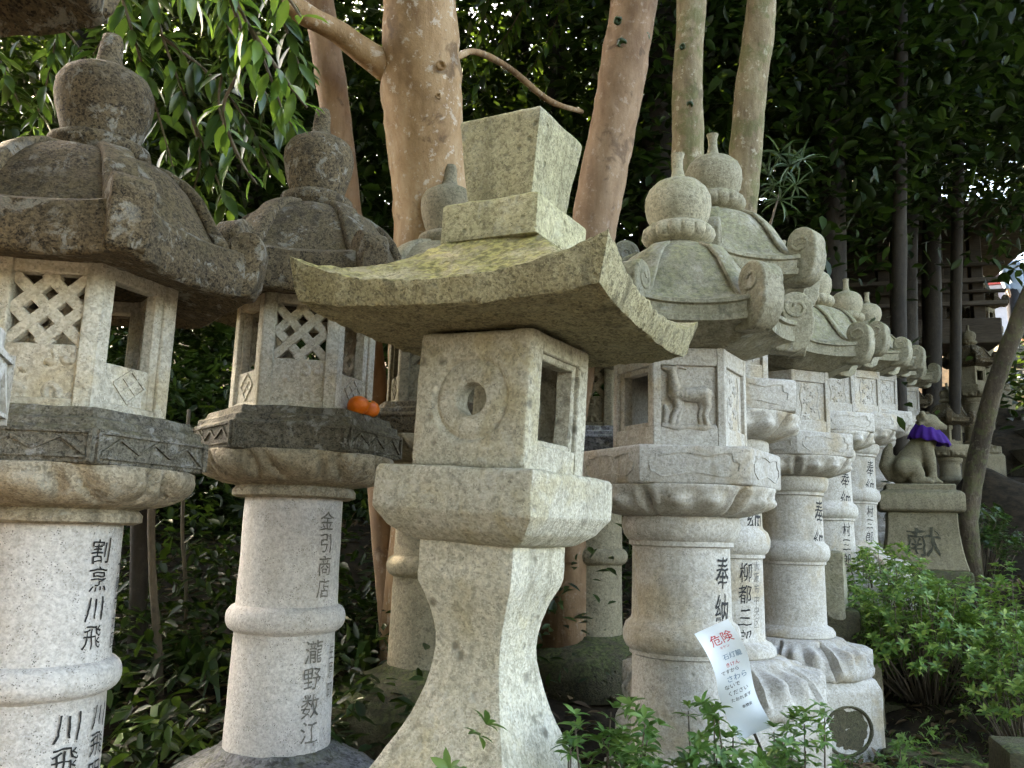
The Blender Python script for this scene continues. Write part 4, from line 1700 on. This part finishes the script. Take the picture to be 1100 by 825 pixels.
def tree(label, trunk_pts, mat, crown, leafm, group, branches=(), name='tree', cat='tree', lump=.15, n=10, leafL=.11, per=70, spread=.34):
    q = px_path(trunk_pts, n)
    b = Vector(q[0][:3])
    gz = float(ground_np(np.array(b.x), np.array(b.y)))
    q = [np.array((b.x, b.y, min(gz, b.z) - .15, q[0][3] * 1.15))] + q
    t = thing(name, label, cat, (0, 0, 0), 0, group)
    t.location = (b.x, b.y, gz)
    inv = np.array((b.x, b.y, gz))
    tr = put('trunk', to_mesh('trunk', limb_bm([np.array((*(p[:3] - inv), p[3])) for p in q], 20, lump, len(label)), 180), M[mat], t)
    for br in branches:
        bq = px_path(br, 8)
        put('branch', to_mesh('branch', limb_bm([np.array((*(p[:3] - inv), p[3])) for p in bq], 10, .15, 3), 180), M[mat], t)
    if crown:
        top = Vector(q[-1][:3])
        (cx, cy, cz, rx, ry, rz, cl) = crown
        pos = crown_pts((cx, cy, cz), (rx, ry, rz), cl, per, spread)
        leaves('crown', pos - inv, leafL, leafL * .45, M[leafm], t)
        # limbs that carry the crown
        for i in range(6):
            e = np.array((cx, cy, cz)) + rvec(1)[0] * np.array((rx, ry, rz)) * .7
            m_ = (np.array(top) * .5 + e * .5) + np.array((0, 0, .25))
            lq = curve_pts([(*(np.array(top) - inv), .05), (*(m_ - inv), .035), (*(e - inv), .01)], 5)
            put('limb', to_mesh('limb', limb_bm(lq, 8, .1, i), 180), M[mat], t)
    return t


GT = 'smooth-barked trees standing among the lanterns'
tree('thick tan-barked tree rising behind the square lantern', [(462, 560, 3.5, .175), (460, 400, 3.5, .17), (462, 240, 3.5, .158), (456, 120, 3.45, .160), (448, 0, 3.4, .150), (440, -160, 3.3, .14), (420, -520, 3.2, .12)], 'bark_big',
     (-.9, 4.6, 6.3, 2.3, 1.8, 1.1, 60), 'leaf_mid', GT,
     branches=[[(425, 75, 3.42, .075), (400, 62, 3.38, .062), (362, 34, 3.3, .05), (325, 14, 3.2, .045), (270, -30, 3.05, .035)], [(488, 62, 3.5, .016), (512, 56, 3.9, .016), (548, 74, 4.4, .017), (590, 108, 4.9, .018), (625, 120, 5.4, .015)]])
tree('slender reddish tree leaning behind the lantern with the oranges', [(424, 700, 3.45, .06), (412, 560, 3.5, .058), (400, 400, 3.55, .058), (372, 210, 3.6, .062), (352, 60, 3.6, .066), (336, -40, 3.6, .066), (300, -300, 3.5, .06)], 'bark_red',
     (-2.2, 5.0, 6.0, 1.6, 1.5, 1.0, 40), 'leaf_mid', GT)
tree('leaning pinkish-brown tree right of the square lantern', [(610, 470, 3.9, .105), (622, 330, 3.9, .11), (640, 230, 3.9, .112), (661, 120, 3.9, .112), (672, 60, 3.9, .115), (684, -20, 3.9, .110), (712, -300, 3.9, .1)], 'bark_red',
     (1.0, 5.4, 6.2, 1.7, 1.6, 1.0, 40), 'leaf_mid', GT)
tree('straight mottled tree behind the deer lantern finial', [(735, 330, 4.4, .085), (738, 190, 4.4, .083), (738, 90, 4.4, .080), (743, -20, 4.4, .078), (748, -300, 4.4, .07)], 'bark_pale',
     (1.6, 6.0, 6.4, 1.5, 1.5, .9, 30), 'leaf_mid', GT)
tree('mottled pale tree tilting right behind the second ball finial', [(785, 330, 4.6, .095), (798, 190, 4.6, .090), (808, 90, 4.6, .088), (820, -20, 4.6, .08), (842, -300, 4.6, .07)], 'bark_pale',
     (2.4, 6.2, 6.4, 1.5, 1.5, .9, 30), 'leaf_mid', GT)
GT2 = 'dark trees in the wood behind the lanterns'
dark = [(595, 300, 8.0, .10, 598, 'dark straight tree far behind the leaning pinkish-brown one'),
        (706, 300, 7.5, .17, 712, 'thick black tree between the pinkish and the mottled ones'),
        (893, 440, 7.6, .13, 897, 'dark reddish tree before the timber hall'),
        (970, 420, 9.0, .15, 975, 'tall dark tree behind the row of scroll roofs'),
        (1001, 470, 9.6, .11, 1000, 'thick dark tree beside the statue'),
        (1026, 420, 8.2, .055, 1034, 'thin dark tree with a sunlit left edge above the far lanterns'),
        (966, 330, 7.2, .06, 968, 'thin dark tree with a bright edge by the hall steps'),
        (100, 420, 7.5, .10, 90, 'dark tree behind the large black-stained lantern'),
        (270, 420, 8.0, .12, 262, 'dark tree hidden in leaves behind the hanging branch'),
        (540, 300, 9.0, .12, 560, 'thin dark tree seen past the thick tan-barked one')]
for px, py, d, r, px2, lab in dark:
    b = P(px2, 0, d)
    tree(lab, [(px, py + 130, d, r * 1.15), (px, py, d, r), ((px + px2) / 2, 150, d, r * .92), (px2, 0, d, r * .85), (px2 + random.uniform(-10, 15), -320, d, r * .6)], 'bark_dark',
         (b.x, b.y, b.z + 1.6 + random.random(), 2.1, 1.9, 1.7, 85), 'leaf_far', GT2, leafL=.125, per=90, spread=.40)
tree('bare leaning trunk slanting across the far lanterns', [(1040, 560, 6.3, .07), (1048, 500, 6.3, .068), (1070, 410, 6.2, .065), (1100, 330, 6.1, .06), (1142, 240, 6.0, .06), (1230, 60, 5.9, .06)], 'bark_mid',
     (6.2, 7.5, 6.2, 1.9, 1.8, 1.2, 50), 'leaf_far', GT2)
GT3 = 'thin stems in the shade between two lanterns'
tree('straight sapling stem between the two writing-covered shafts', [(146, 800, 3.3, .04), (148, 680, 3.3, .038), (151, 540, 3.3, .036), (150, 420, 3.3, .03), (160, 250, 3.4, .02)], 'bark_dark', None, None, GT3, cat='sapling', name='sapling')
tree('thin wavy sapling stem right of the straight one', [(172, 790, 3.2, .017), (170, 700, 3.2, .016), (164, 620, 3.2, .015), (163, 540, 3.25, .014), (172, 420, 3.3, .012), (168, 300, 3.4, .01)], 'bark_twig', None, None, GT3, cat='sapling', name='sapling')
tree('faint thin sapling stem deeper in the shade', [(197, 720, 3.7, .010), (200, 640, 3.7, .009), (196, 560, 3.7, .009), (203, 440, 3.8, .008)], 'bark_twig', None, None, GT3, cat='sapling', name='sapling')

# knots on the trunks
for tname, spots in (('leaning pinkish-brown tree right of the square lantern', ((668, 47, 3.79, .020), (692, 40, 3.84, .022), (664, 22, 3.79, .016))),
                     ('straight mottled tree behind the deer lantern finial', ((741, 113, 4.32, .017), (733, 50, 4.33, .013))),
                     ('thick tan-barked tree rising behind the square lantern', ((474, 70, 3.272, .017), (471, 103, 3.275, .011)))):
    own = [o for o in bpy.data.objects if o.get('label') == tname][0]
    for (px, py, d, r) in spots:
        c_ = P(px, py, d) - own.location
        bm = bmesh.new()
        lathe(bm, [(.15 * r, -.3 * r), (1.25 * r, -.25 * r), (1.15 * r, .05 * r), (.95 * r, .30 * r), (.72 * r, .36 * r), (.5 * r, .22 * r), (.3 * r, .02 * r), (.05 * r, -.05 * r)], 18)
        rough(bm, r * .5, .9 / r, px)
        me = to_mesh('knot', bm, 180)
        vd = (CAMP - P(px, py, d)).normalized()
        me.transform(Matrix.Translation(c_) @ vd.to_track_quat('Z', 'Y').to_matrix().to_4x4())
        put('knot', me, own.children[0].active_material, own)

# canopy tops and undergrowth that read as one mass
pos = []
for i in range(1900):
    yy = rng.uniform(6.6, 14.5)
    a = rng.uniform(-.78 * yy - .5, .80 * yy + .5)
    if a > .37 * yy and a < .78 * yy:
        zc = EZ + yy * (rng.uniform(.40, .75) if a < .55 * yy or a > .66 * yy else rng.uniform(.50, .8))          # open side above the steps
    else:
        zc = EZ + yy * (-.02 + .66 * rng.random() ** 1.1)
    pos.append(np.array((a, yy, zc)) + rng.normal(size=(85, 3)) * np.array((.42, .42, .28)))
for i in range(420):
    pos.append(np.array((rng.uniform(-9, 7), rng.uniform(4.2, 12), rng.uniform(5.4, 8.8))) + rng.normal(size=(60, 3)) * np.array((.45, .45, .22)))
for i in range(800):
    yy = rng.uniform(9.5, 15.5)
    a = rng.uniform(-.75 * yy, .34 * yy)
    pos.append(np.array((a, yy, EZ + yy * rng.uniform(.18, .62))) + rng.normal(size=(70, 3)) * np.array((.5, .5, .34)))
for i in range(70):      # the dark side of the steps
    yy = rng.uniform(10.5, 17)
    pos.append(np.array((yy * rng.uniform(.585, .70), yy, EZ + yy * rng.uniform(.06, .245))) + rng.normal(size=(60, 3)) * np.array((.3, .3, .2)))
pos = np.concatenate(pos)
pos2 = []
for i in range(520):
    yy = rng.uniform(6.5, 12.5)
    ax_ = rng.uniform(-.85, .30)
    if (-.10 < ax_ < .09 and rng.random() < .8) or (ax_ < -.5 and rng.random() < .45):
        continue      # thinner crowns where the sun comes through
    pos2.append(np.array((yy * ax_, yy, EZ + yy * rng.uniform(.42, .88))) + rng.normal(size=(75, 3)) * np.array((.45, .45, .3)))
pos = np.concatenate([pos] + pos2)
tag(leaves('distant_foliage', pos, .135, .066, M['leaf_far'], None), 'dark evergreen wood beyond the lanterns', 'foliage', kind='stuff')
pos = []
for i in range(330):
    a, yy = rng.uniform(-5.5, 3.2), rng.uniform(3.7, 6.6)
    if (yy < 4.3 and a > .3) or a > .26 * yy:
        continue
    g = float(ground_np(np.array(a), np.array(yy)))
    pos.append(np.array((a, yy, g + rng.uniform(.05, .9 + .25 * (yy - 3.5)))) + rng.normal(size=(60, 3)) * np.array((.2, .2, .16)))
for i in range(150):
    a, yy = rng.uniform(-2.6, .1), rng.uniform(2.75, 4.0)
    g = float(ground_np(np.array(a), np.array(yy)))
    pos.append(np.array((a, yy, g + rng.uniform(.02, .16 + .3 * (yy - 2.7)))) + rng.normal(size=(40, 3)) * np.array((.12, .12, .06)))
pos = np.concatenate(pos)
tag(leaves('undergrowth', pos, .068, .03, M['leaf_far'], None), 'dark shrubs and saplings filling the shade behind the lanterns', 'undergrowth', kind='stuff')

# unseen foliage behind and above the visitor, added to block sky light
pos = []
for i in range(900):
    yy = rng.uniform(-13, -7.5)
    pos.append(np.array((rng.uniform(-16, 3.5), yy, rng.uniform(.5, 13))) + rng.normal(size=(45, 3)) * np.array((.7, .7, .5)))
for i in range(160):
    pos.append(np.array((rng.uniform(-14, -6), rng.uniform(-9, 3), rng.uniform(1, 9))) + rng.normal(size=(45, 3)) * np.array((.6, .6, .5)))
for i in range(560):
    yy = rng.uniform(-8, 1.4)
    pos.append(np.array((rng.uniform(-10, 1.6 - .25 * yy), yy, rng.uniform(6.5, 9.5))) + rng.normal(size=(45, 3)) * np.array((.6, .6, .3)))
pos = np.concatenate(pos)
tag(leaves('sky_blocking_foliage', pos, .30, .16, M['leaf_far'], None), 'unseen evergreen foliage added to block light from the sky', 'foliage', kind='stuff')

# strap-leaved plants in the shade
GP = 'strap-leaved plants in the shade'
for i, (px, py, d, n, L, lab) in enumerate(((172, 800, 2.75, 26, .34, 'sunlit strap-leaved plant between the two writing-covered lantern shafts'), (220, 700, 3.3, 20, .42, 'dark strap-leaved plant behind the lantern with the oranges'),
                                            (120, 740, 3.2, 20, .4, 'dark strap-leaved plant at the foot of the sapling stem'), (395, 690, 3.4, 18, .36, 'strap-leaved plant left of the brown shaded lantern'))):
    p = P(px, py, d)
    g = float(ground_np(np.array(p.x), np.array(p.y)))
    t = thing('strap_leaf_plant', lab, 'plant', (p.x, p.y, g), 0, GP)
    top = max(.05, p.z - g)
    ax = rvec(n)
    ax[:, 2] = .35 + .8 * rng.random(n)
    base = rng.normal(size=(n, 3)) * np.array((.04, .04, .02)) + np.array((0, 0, top * .5))
    put('leaves', finish(leaf_mesh('leaves', base, ax, np.tile((0, 0, 1.0), (n, 1)) + rvec(n) * .3, L * (.7 + .5 * rng.random(n)), .04, T2, droop=.75), None), M['leaf_azalea_far' if i == 0 else 'leaf_long'], t)  # first plant gets a brighter leaf colour standing in for sunlight
    bm = bmesh.new()
    tube(bm, [(0, 0, -.1), (.01, 0, top * .55)], [.02, .012], 8)
    put('stem', to_mesh('stem', bm, 180), M['bark_twig'], t)


# ------------------------------------------------------------------ leafy branches hanging in front
def leafy_branch(label, paths, L, mat, group, per_m=46, wid=.36, side=.9, twig=.006):
    q0 = px_path([(*p, twig) for p in paths[0]], 6)
    o0 = q0[0][:3].copy()
    t = thing('leafy_branch', label, 'branch', tuple(o0), 0, group)
    pos, axs, nrs = [], [], []
    for pts in paths:
        q = px_path([(*p, twig * (1 - .7 * i / len(pts))) for i, p in enumerate(pts)], 8)
        put('twig', to_mesh('twig', limb_bm([np.array((*(p[:3] - o0), p[3])) for p in q], 6, .1, 1), 180), M['bark_twig'], t)
        for a, b in zip(q[:-1], q[1:]):
            d = b[:3] - a[:3]
            seg = np.linalg.norm(d)
            d = d / (seg + 1e-9)
            k = rng.poisson(seg * per_m)
            for _ in range(k):
                f = rng.random()
                pos.append(a[:3] + (b[:3] - a[:3]) * f - o0)
                r = rvec(1)[0]
                r -= d * r.dot(d)
                r /= np.linalg.norm(r) + 1e-9
                axs.append(d * .6 + r * side * 1.15 + np.array((0, 0, -.28)))
                nrs.append(np.array((0, -.35, 1.0)) + rvec(1)[0] * .55)
    n = len(pos)
    s = .65 + .6 * rng.random(n)
    put('leaves', finish(leaf_mesh('leaves', pos, axs, nrs, L * s, L * wid * s, T1, droop=.12), None), M[mat], t)
    return t


GB = 'leafy evergreen branches hanging from above'
leafy_branch('bright leafy branch hanging in front of the orange-bearing lantern finial',
             [[(208, -94, 1.75), (240, -24, 1.8), (266, 26, 1.85), (288, 76, 1.9), (306, 126, 1.95)], [(233, -74, 1.7), (278, -34, 1.75), (308, -4, 1.8), (323, 18, 1.85)],
              [(240, -24, 1.8), (263, 56, 1.9), (240, 116, 1.95), (258, 171, 2.0), (276, 198, 2.02)], [(266, 26, 1.85), (296, 71, 1.88), (330, 116, 1.92)], [(178, -84, 1.7), (193, -39, 1.75), (213, 6, 1.85)]],
             .072, 'leaf_near', GB, 62)
leafy_branch('dense dark leafy branch behind the black-stained lantern finial',
             [[(150, -60, 2.6), (175, 40, 2.7), (205, 120, 2.8), (232, 190, 2.85), (250, 230, 2.9)], [(175, 40, 2.7), (225, 80, 2.75), (265, 130, 2.8), (290, 180, 2.85)], [(120, -40, 2.6), (150, 60, 2.7), (172, 130, 2.8), (190, 195, 2.9)],
              [(220, -50, 2.5), (250, 40, 2.6), (285, 100, 2.7), (320, 140, 2.8)], [(205, 120, 2.8), (215, 170, 2.85), (205, 215, 2.9)], [(250, 40, 2.6), (235, 110, 2.7), (255, 170, 2.75)],
              [(290, -40, 2.7), (310, 40, 2.8), (330, 90, 2.9)]],
             .095, 'leaf_mid', GB, 90)
leafy_branch('loose leafy branch above the dark corner eave',
             [[(40, -80, 3.4), (60, 20, 3.5), (50, 90, 3.6), (30, 150, 3.7)], [(-60, -20, 3.4), (-10, 50, 3.5), (20, 110, 3.6)], [(60, 20, 3.5), (90, 60, 3.55), (110, 110, 3.6)], [(140, -60, 3.3), (120, 20, 3.4), (100, 60, 3.5)]],
             .10, 'leaf_mid', GB, 70)
leafy_branch('sunny leafy branch over the gap right of the thick tan tree',
             [[(600, -80, 6.2), (560, 10, 6.4), (530, 60, 6.6), (510, 100, 6.8)], [(540, -60, 6.2), (520, 20, 6.4), (505, 70, 6.6)], [(620, -40, 6.3), (590, 40, 6.5), (560, 90, 6.7)]],
             .12, 'leaf_near', GB, 60)

# narrow-leaved spray by the second finial
c0 = P(838, 205, 5.0)
t = thing('narrow_leaf_shrub', 'narrow-leaved grey-green spray beside the second ball finial', 'plant', tuple(c0))
bm = bmesh.new()
g = float(ground_np(np.array(c0.x), np.array(c0.y)))
tube(bm, [(-.3, .15, g - c0.z), (-.22, .1, -.9), (-.06, 0, -.2), (0, 0, 0)], [.014, .012, .008, .005], 7)
put('stem', to_mesh('stem', bm, 180), M['bark_twig'], t)
pos, axs = [], []
for (px, py) in ((838, 165), (832, 200), (848, 178), (862, 172), (838, 215), (826, 190), (855, 200)):
    q = np.array(P(px, py, 5.0 + random.uniform(-.05, .05)) - c0)
    for i in range(14):
        a = rvec(1)[0]
        a[2] = a[2] * .8 + .15
        pos.append(q)
        axs.append(a)
n = len(pos)
put('leaves', finish(leaf_mesh('leaves', pos, axs, rvec(n) * .5 + np.array((0, -.3, 1)), (.14 * (.7 + .5 * rng.random(n))), .016, T1), None), M['leaf_ole'], t)


# ------------------------------------------------------------------ azaleas
def azalea(label, px, ytop, d, wid, dep, n, L, mat, group, hgt=None, name='azalea_bush', zflat=.9):
    p = P(px, ytop, d)
    g = float(ground_np(np.array(p.x), np.array(p.y)))
    hh = max(.12, p.z - g) if hgt is None else hgt
    t = thing(name, label, 'azalea', (p.x, p.y, p.z - hh), 0, group)
    pos, axs, nrs, Ls = [], [], [], []
    bm = bmesh.new()
    for i in range(n):
        # twig tips over a lumpy dome
        a = rng.uniform(0, 2 * PI)
        r = math.sqrt(rng.random())
        tip = np.array((wid * r * math.cos(a), dep * r * math.sin(a), 0))
        dome = math.sqrt(max(0, 1 - (r * .93) ** 2))
        tip[2] = hh * (zflat * dome * (.62 + .48 * rng.random()) + .06) * (.90 + .22 * noise.noise(Vector((tip[0] * 5, tip[1] * 5, px))))
        if rng.random() < .35:
            tip[2] *= rng.uniform(.45, .9)
        outd = np.array((tip[0] / wid * .5, tip[1] / dep * .5, .9)) + rng.normal(size=3) * .3
        outd /= np.linalg.norm(outd)
        if i % 3 == 0:
            root = np.array((tip[0] * .35, tip[1] * .35, -.05))
            mid = root * .4 + tip * .6 + rng.normal(size=3) * .02
            tube(bm, [root, mid, tip - outd * .01], [.004, .003, .0016], 4)
        for w in range(2):
            k = 7 if w == 0 else 5
            for j in range(k):
                an = 2 * PI * (j + rng.random() * .5) / k
                u = np.cross(outd, (0.3, 1, .1))
                u /= np.linalg.norm(u)
                v = np.cross(outd, u)
                s = u * math.cos(an) + v * math.sin(an)
                el = rng.uniform(.2, .75) if w == 0 else rng.uniform(-.1, .3)
                pos.append(tip - outd * (.0 if w == 0 else L * .6))
                axs.append(s + outd * el)
                nrs.append(outd - s * .3)
                Ls.append(L * rng.uniform(.6, 1.15))
    put('twigs', to_mesh('twigs', bm, 180), M['bark_twig'], t)
    Ls = np.array(Ls)
    put('leaves', finish(leaf_mesh('leaves', pos, axs, nrs, Ls, Ls * .37, T1, droop=.08), None), M[mat], t)
    return t


GA = 'azalea bushes in the foreground'
azalea('small azalea sprig at the foot of the square lantern', 497, 752, 1.5, .15, .08, 60, .038, 'leaf_azalea', GA, .5)
azalea('azalea bush filling the foot of the deer lantern', 660, 712, 1.8, .18, .15, 135, .038, 'leaf_azalea', GA, .6)
azalea('azalea bush in front of the curled white notice', 775, 718, 1.85, .17, .13, 165, .036, 'leaf_azalea', GA, .6)
azalea('azalea bush with tall sprigs before the third lantern pedestal', 862, 728, 2.1, .16, .13, 120, .036, 'leaf_azalea', GA, .6)
azalea('azalea bush low along the grass under the bank', 985, 772, 2.6, .30, .2, 140, .036, 'leaf_azalea', GA, .6)
GA2 = 'azalea bushes on the bank under the statue'
azalea('bank azalea with a bright crest below the statue pedestal', 938, 575, 4.7, .40, .4, 360, .040, 'leaf_azalea_far', GA2, .5)
azalea('bank azalea at the right end, tallest and bushiest', 1060, 600, 4.2, .46, .4, 420, .040, 'leaf_azalea_far', GA2, .7)
azalea('bank azalea in the middle, spilling over the edging stones', 990, 606, 4.1, .36, .32, 300, .040, 'leaf_azalea_far', GA2, .6)
azalea('bank azalea beside the kerb post, thin and dark', 925, 618, 4.3, .2, .25, 150, .038, 'leaf_azalea_far', GA2, .6)
azalea('shaded shrub behind the leaning trunk', 1048, 530, 6.6, .30, .3, 170, .05, 'leaf_mid', GA2, .6)
azalea('bank azalea hanging at the edge over the mossy block', 1092, 655, 3.6, .24, .25, 170, .038, 'leaf_azalea_far', GA2, .55)

# grass on the bank
n = 5200
gxs, gys = rng.uniform(1.2, 3.1, n), rng.uniform(2.2, 4.4, n)
gz_ = ground_np(gxs, gys)
ax = rvec(n)
ax[:, 2] = 1.0 + rng.random(n)
o = put('grass', finish(leaf_mesh('grass', np.stack((gxs, gys, gz_ - .01), -1), ax, rvec(n), .09 * (.5 + rng.random(n)), .006, T2, droop=.5), None), M['grass'])
tag(o, 'grass and moss tufts on the bank', 'grass', kind='stuff')
n = 9000
gxs, gys = rng.uniform(-4, 4, n), rng.uniform(1.6, 6.5, n)
o = put('leaf_litter', finish(leaf_mesh('leaf_litter', np.stack((gxs, gys, ground_np(gxs, gys) + .02), -1), rvec(n) * np.array((1, 1, .25)), rvec(n) * .4 + np.array((0, 0, 1)), .06 * (.6 + rng.random(n)), .03, T0), None),
        leafmat('dry_leaf', (.05, .03, .014), (.10, .06, .025), (.17, .11, .05), .1, .6, (.2, .12, .04)))
tag(o, 'fallen leaves', 'leaf litter', kind='stuff')

# ------------------------------------------------------------------ timber hall in the dark wood
hb = P(935, 345, 10.5)
hall = thing('timber_hall', 'dim grey timber hall with railing, deep in the wood', 'building', tuple(hb), R(-14))
hall.scale = (1, 1, .55)
bm = bmesh.new()
box(bm, (-1.1, .5, 0), (1.3, 2.6, 2.2))
put('wall', to_mesh('wall', bm, None), M['wood'], hall)
bm = bmesh.new()
box(bm, (-1.3, -.05, -.6), (1.5, .5, -.02))
bevel(bm, .02, 1)
put('stone_footing', to_mesh('stone_footing', bm, 40), M['wood'], hall)
for xx in (-1.05, -.45, .2, .85, 1.3):
    bm = bmesh.new()
    box(bm, (xx - .07, .1, 0), (xx + .07, .24, 2.2))
    bevel(bm, .008, 1)
    put('post', to_mesh('post', bm, 40), M['wood'], hall)
for zz, th in ((.32, .09), (.62, .06), (.86, .10), (1.25, .08)):
    bm = bmesh.new()
    box(bm, (-1.4, .02, zz), (1.6, .098, zz + th))
    bevel(bm, .008, 1)
    put('rail', to_mesh('rail', bm, 40), M['plank' if zz in (.32, .86) else 'wood'], hall)
bm = bmesh.new()
loft(bm, [[(-2, -.7, 2.2), (2.2, -.7, 2.2), (2.2, 3.3, 2.2), (-2, 3.3, 2.2)], [(-2, -.7, 2.32), (2.2, -.7, 2.32), (2.2, 3.3, 2.32), (-2, 3.3, 2.32)], [(-1, .9, 3.2), (1.2, .9, 3.2), (1.2, 1.7, 3.2), (-1, 1.7, 3.2)]])
put('roof', to_mesh('roof', bm, 30), M['wood'], hall)

# far building in the bright gap
fbp = P(1085, 300, 24)
fb = thing('far_building', 'low pale building with blue-grey roof and red rail in the bright gap', 'building', tuple(fbp), R(-28))
bm = bmesh.new()
box(bm, (-3, 0, -6), (5, 4, .1))
put('wall', to_mesh('wall', bm, None), M['plaster'], fb)
bm = bmesh.new()
loft(bm, [[(-3.4, -.5, .1), (5.4, -.5, .1), (5.4, 4.5, .1), (-3.4, 4.5, .1)], [(-3.4, -.5, .22), (5.4, -.5, .22), (5.4, 4.5, .22), (-3.4, 4.5, .22)], [(-2.6, 1.8, .85), (4.6, 1.8, .85), (4.6, 2.2, .85), (-2.6, 2.2, .85)]])
put('roof', to_mesh('roof', bm, 30), M['tile'], fb)
bm = bmesh.new()
box(bm, (-3.2, -.9, -.35), (5.2, -.8, -.18))
put('rail', to_mesh('rail', bm, 30), M['redwood'], fb)

# person on the steps
pp = P(1087, 268, 14.5)
pz = pp.z - 1.66
per = thing('person', 'person in a pale blue top and dark trousers, seen from behind high on the steps', 'person', (pp.x, pp.y, pz), R(15))
ch = [[(0, 0, 1.55, .085), (0, .0, 1.60, .085)], [(0, 0, 1.44, .05), (0, 0, 1.52, .05)], [(-.12, 0, 1.36, .075), (.12, 0, 1.36, .075)], [(0, 0, 1.36, .11), (0, 0, 1.15, .125), (0, 0, .95, .135)], [(-.07, 0, .95, .11), (.07, 0, .95, .11)],
      [(0, -.085, 1.555, .018)]]
for s in (-1, 1):
    ch += [[(s * .19, 0, 1.36, .055), (s * .235, .02, 1.10, .045), (s * .23, -.06, .88, .036)], [(s * .23, -.07, .86, .034), (s * .225, -.09, .78, .026)],
           [(s * .09, 0, .90, .09), (s * .10, 0, .50, .062), (s * .10, .02, .09, .045)], [(s * .10, .02, .05, .042), (s * .10, -.12, .04, .036)]]
    for q in range(4):
        ch.append([(s * .225 + (q - 1.5) * .014, -.095, .77, .010), (s * .225 + (q - 1.5) * .014, -.10, .70, .008)])
put('body', blob('body', ch, .018, 3), M['skin'], per)
sh = [[(-.13, 0, 1.36, .088), (.13, 0, 1.36, .088)], [(0, 0, 1.36, .125), (0, 0, 1.15, .14), (0, 0, .95, .15)], [(-.07, 0, .93, .125), (.07, 0, .93, .125)]]
for s in (-1, 1):
    sh += [[(s * .19, 0, 1.36, .068), (s * .237, .02, 1.10, .056), (s * .233, -.05, .92, .048)]]
put('shirt', blob('shirt', sh, .018, 3), M['shirt'], per)
tr_ = []
for s in (-1, 1):
    tr_ += [[(s * .075, 0, .90, .118), (s * .10, 0, .50, .082), (s * .10, .02, .10, .068)]]
put('trousers', blob('trousers', tr_, .018, 3), M['trouser'], per)
put('hair', blob('hair', [[(0, .02, 1.62, .088), (0, .035, 1.57, .08)]], .014, 3), M['hair'], per)

# ------------------------------------------------------------------ light
AZ, EL = R(-42), R(42)        # sun behind the lanterns, to the left
w = bpy.data.worlds.new('World')
SC.world = w
w.use_nodes = True
nt = w.node_tree
nt.nodes.clear()
sk = nt.nodes.new('ShaderNodeTexSky')
sk.sky_type = 'NISHITA'
sk.sun_disc = False
sk.sun_elevation = EL
sk.sun_rotation = AZ
sk.air_density = 1.0
sk.dust_density = 2.5
sk.ozone_density = 1.0
bg = nt.nodes.new('ShaderNodeBackground')
bg.inputs['Strength'].default_value = .14
ou = nt.nodes.new('ShaderNodeOutputWorld')
nt.links.new(sk.outputs[0], bg.inputs[0])
nt.links.new(bg.outputs[0], ou.inputs[0])
sl = bpy.data.lights.new('sun', 'SUN')
sl.energy = 4.5
sl.angle = R(.53)
sl.color = (1.0, .93, .82)
so = bpy.data.objects.new('sun', sl)
dirS = Vector((math.sin(AZ) * math.cos(EL), math.cos(AZ) * math.cos(EL), math.sin(EL)))
so.rotation_euler = (-dirS).to_track_quat('-Z', 'Y').to_euler()
so.location = dirS * 30
COL.objects.link(so)

vs_ = SC.view_settings
vs_.view_transform = 'Standard'
vs_.look = 'None'
vs_.exposure = 3.85
vs_.gamma = 1
vs_.use_white_balance = True
vs_.white_balance_temperature = 8200
vs_.white_balance_tint = 10
SC.cycles.use_denoising = True
SC.cycles.use_adaptive_sampling = True
SC.cycles.adaptive_threshold = .03
SC.cycles.max_bounces = 4
SC.cycles.diffuse_bounces = 2
SC.cycles.glossy_bounces = 2
SC.cycles.transmission_bounces = 2
SC.cycles.sample_clamp_indirect = 6
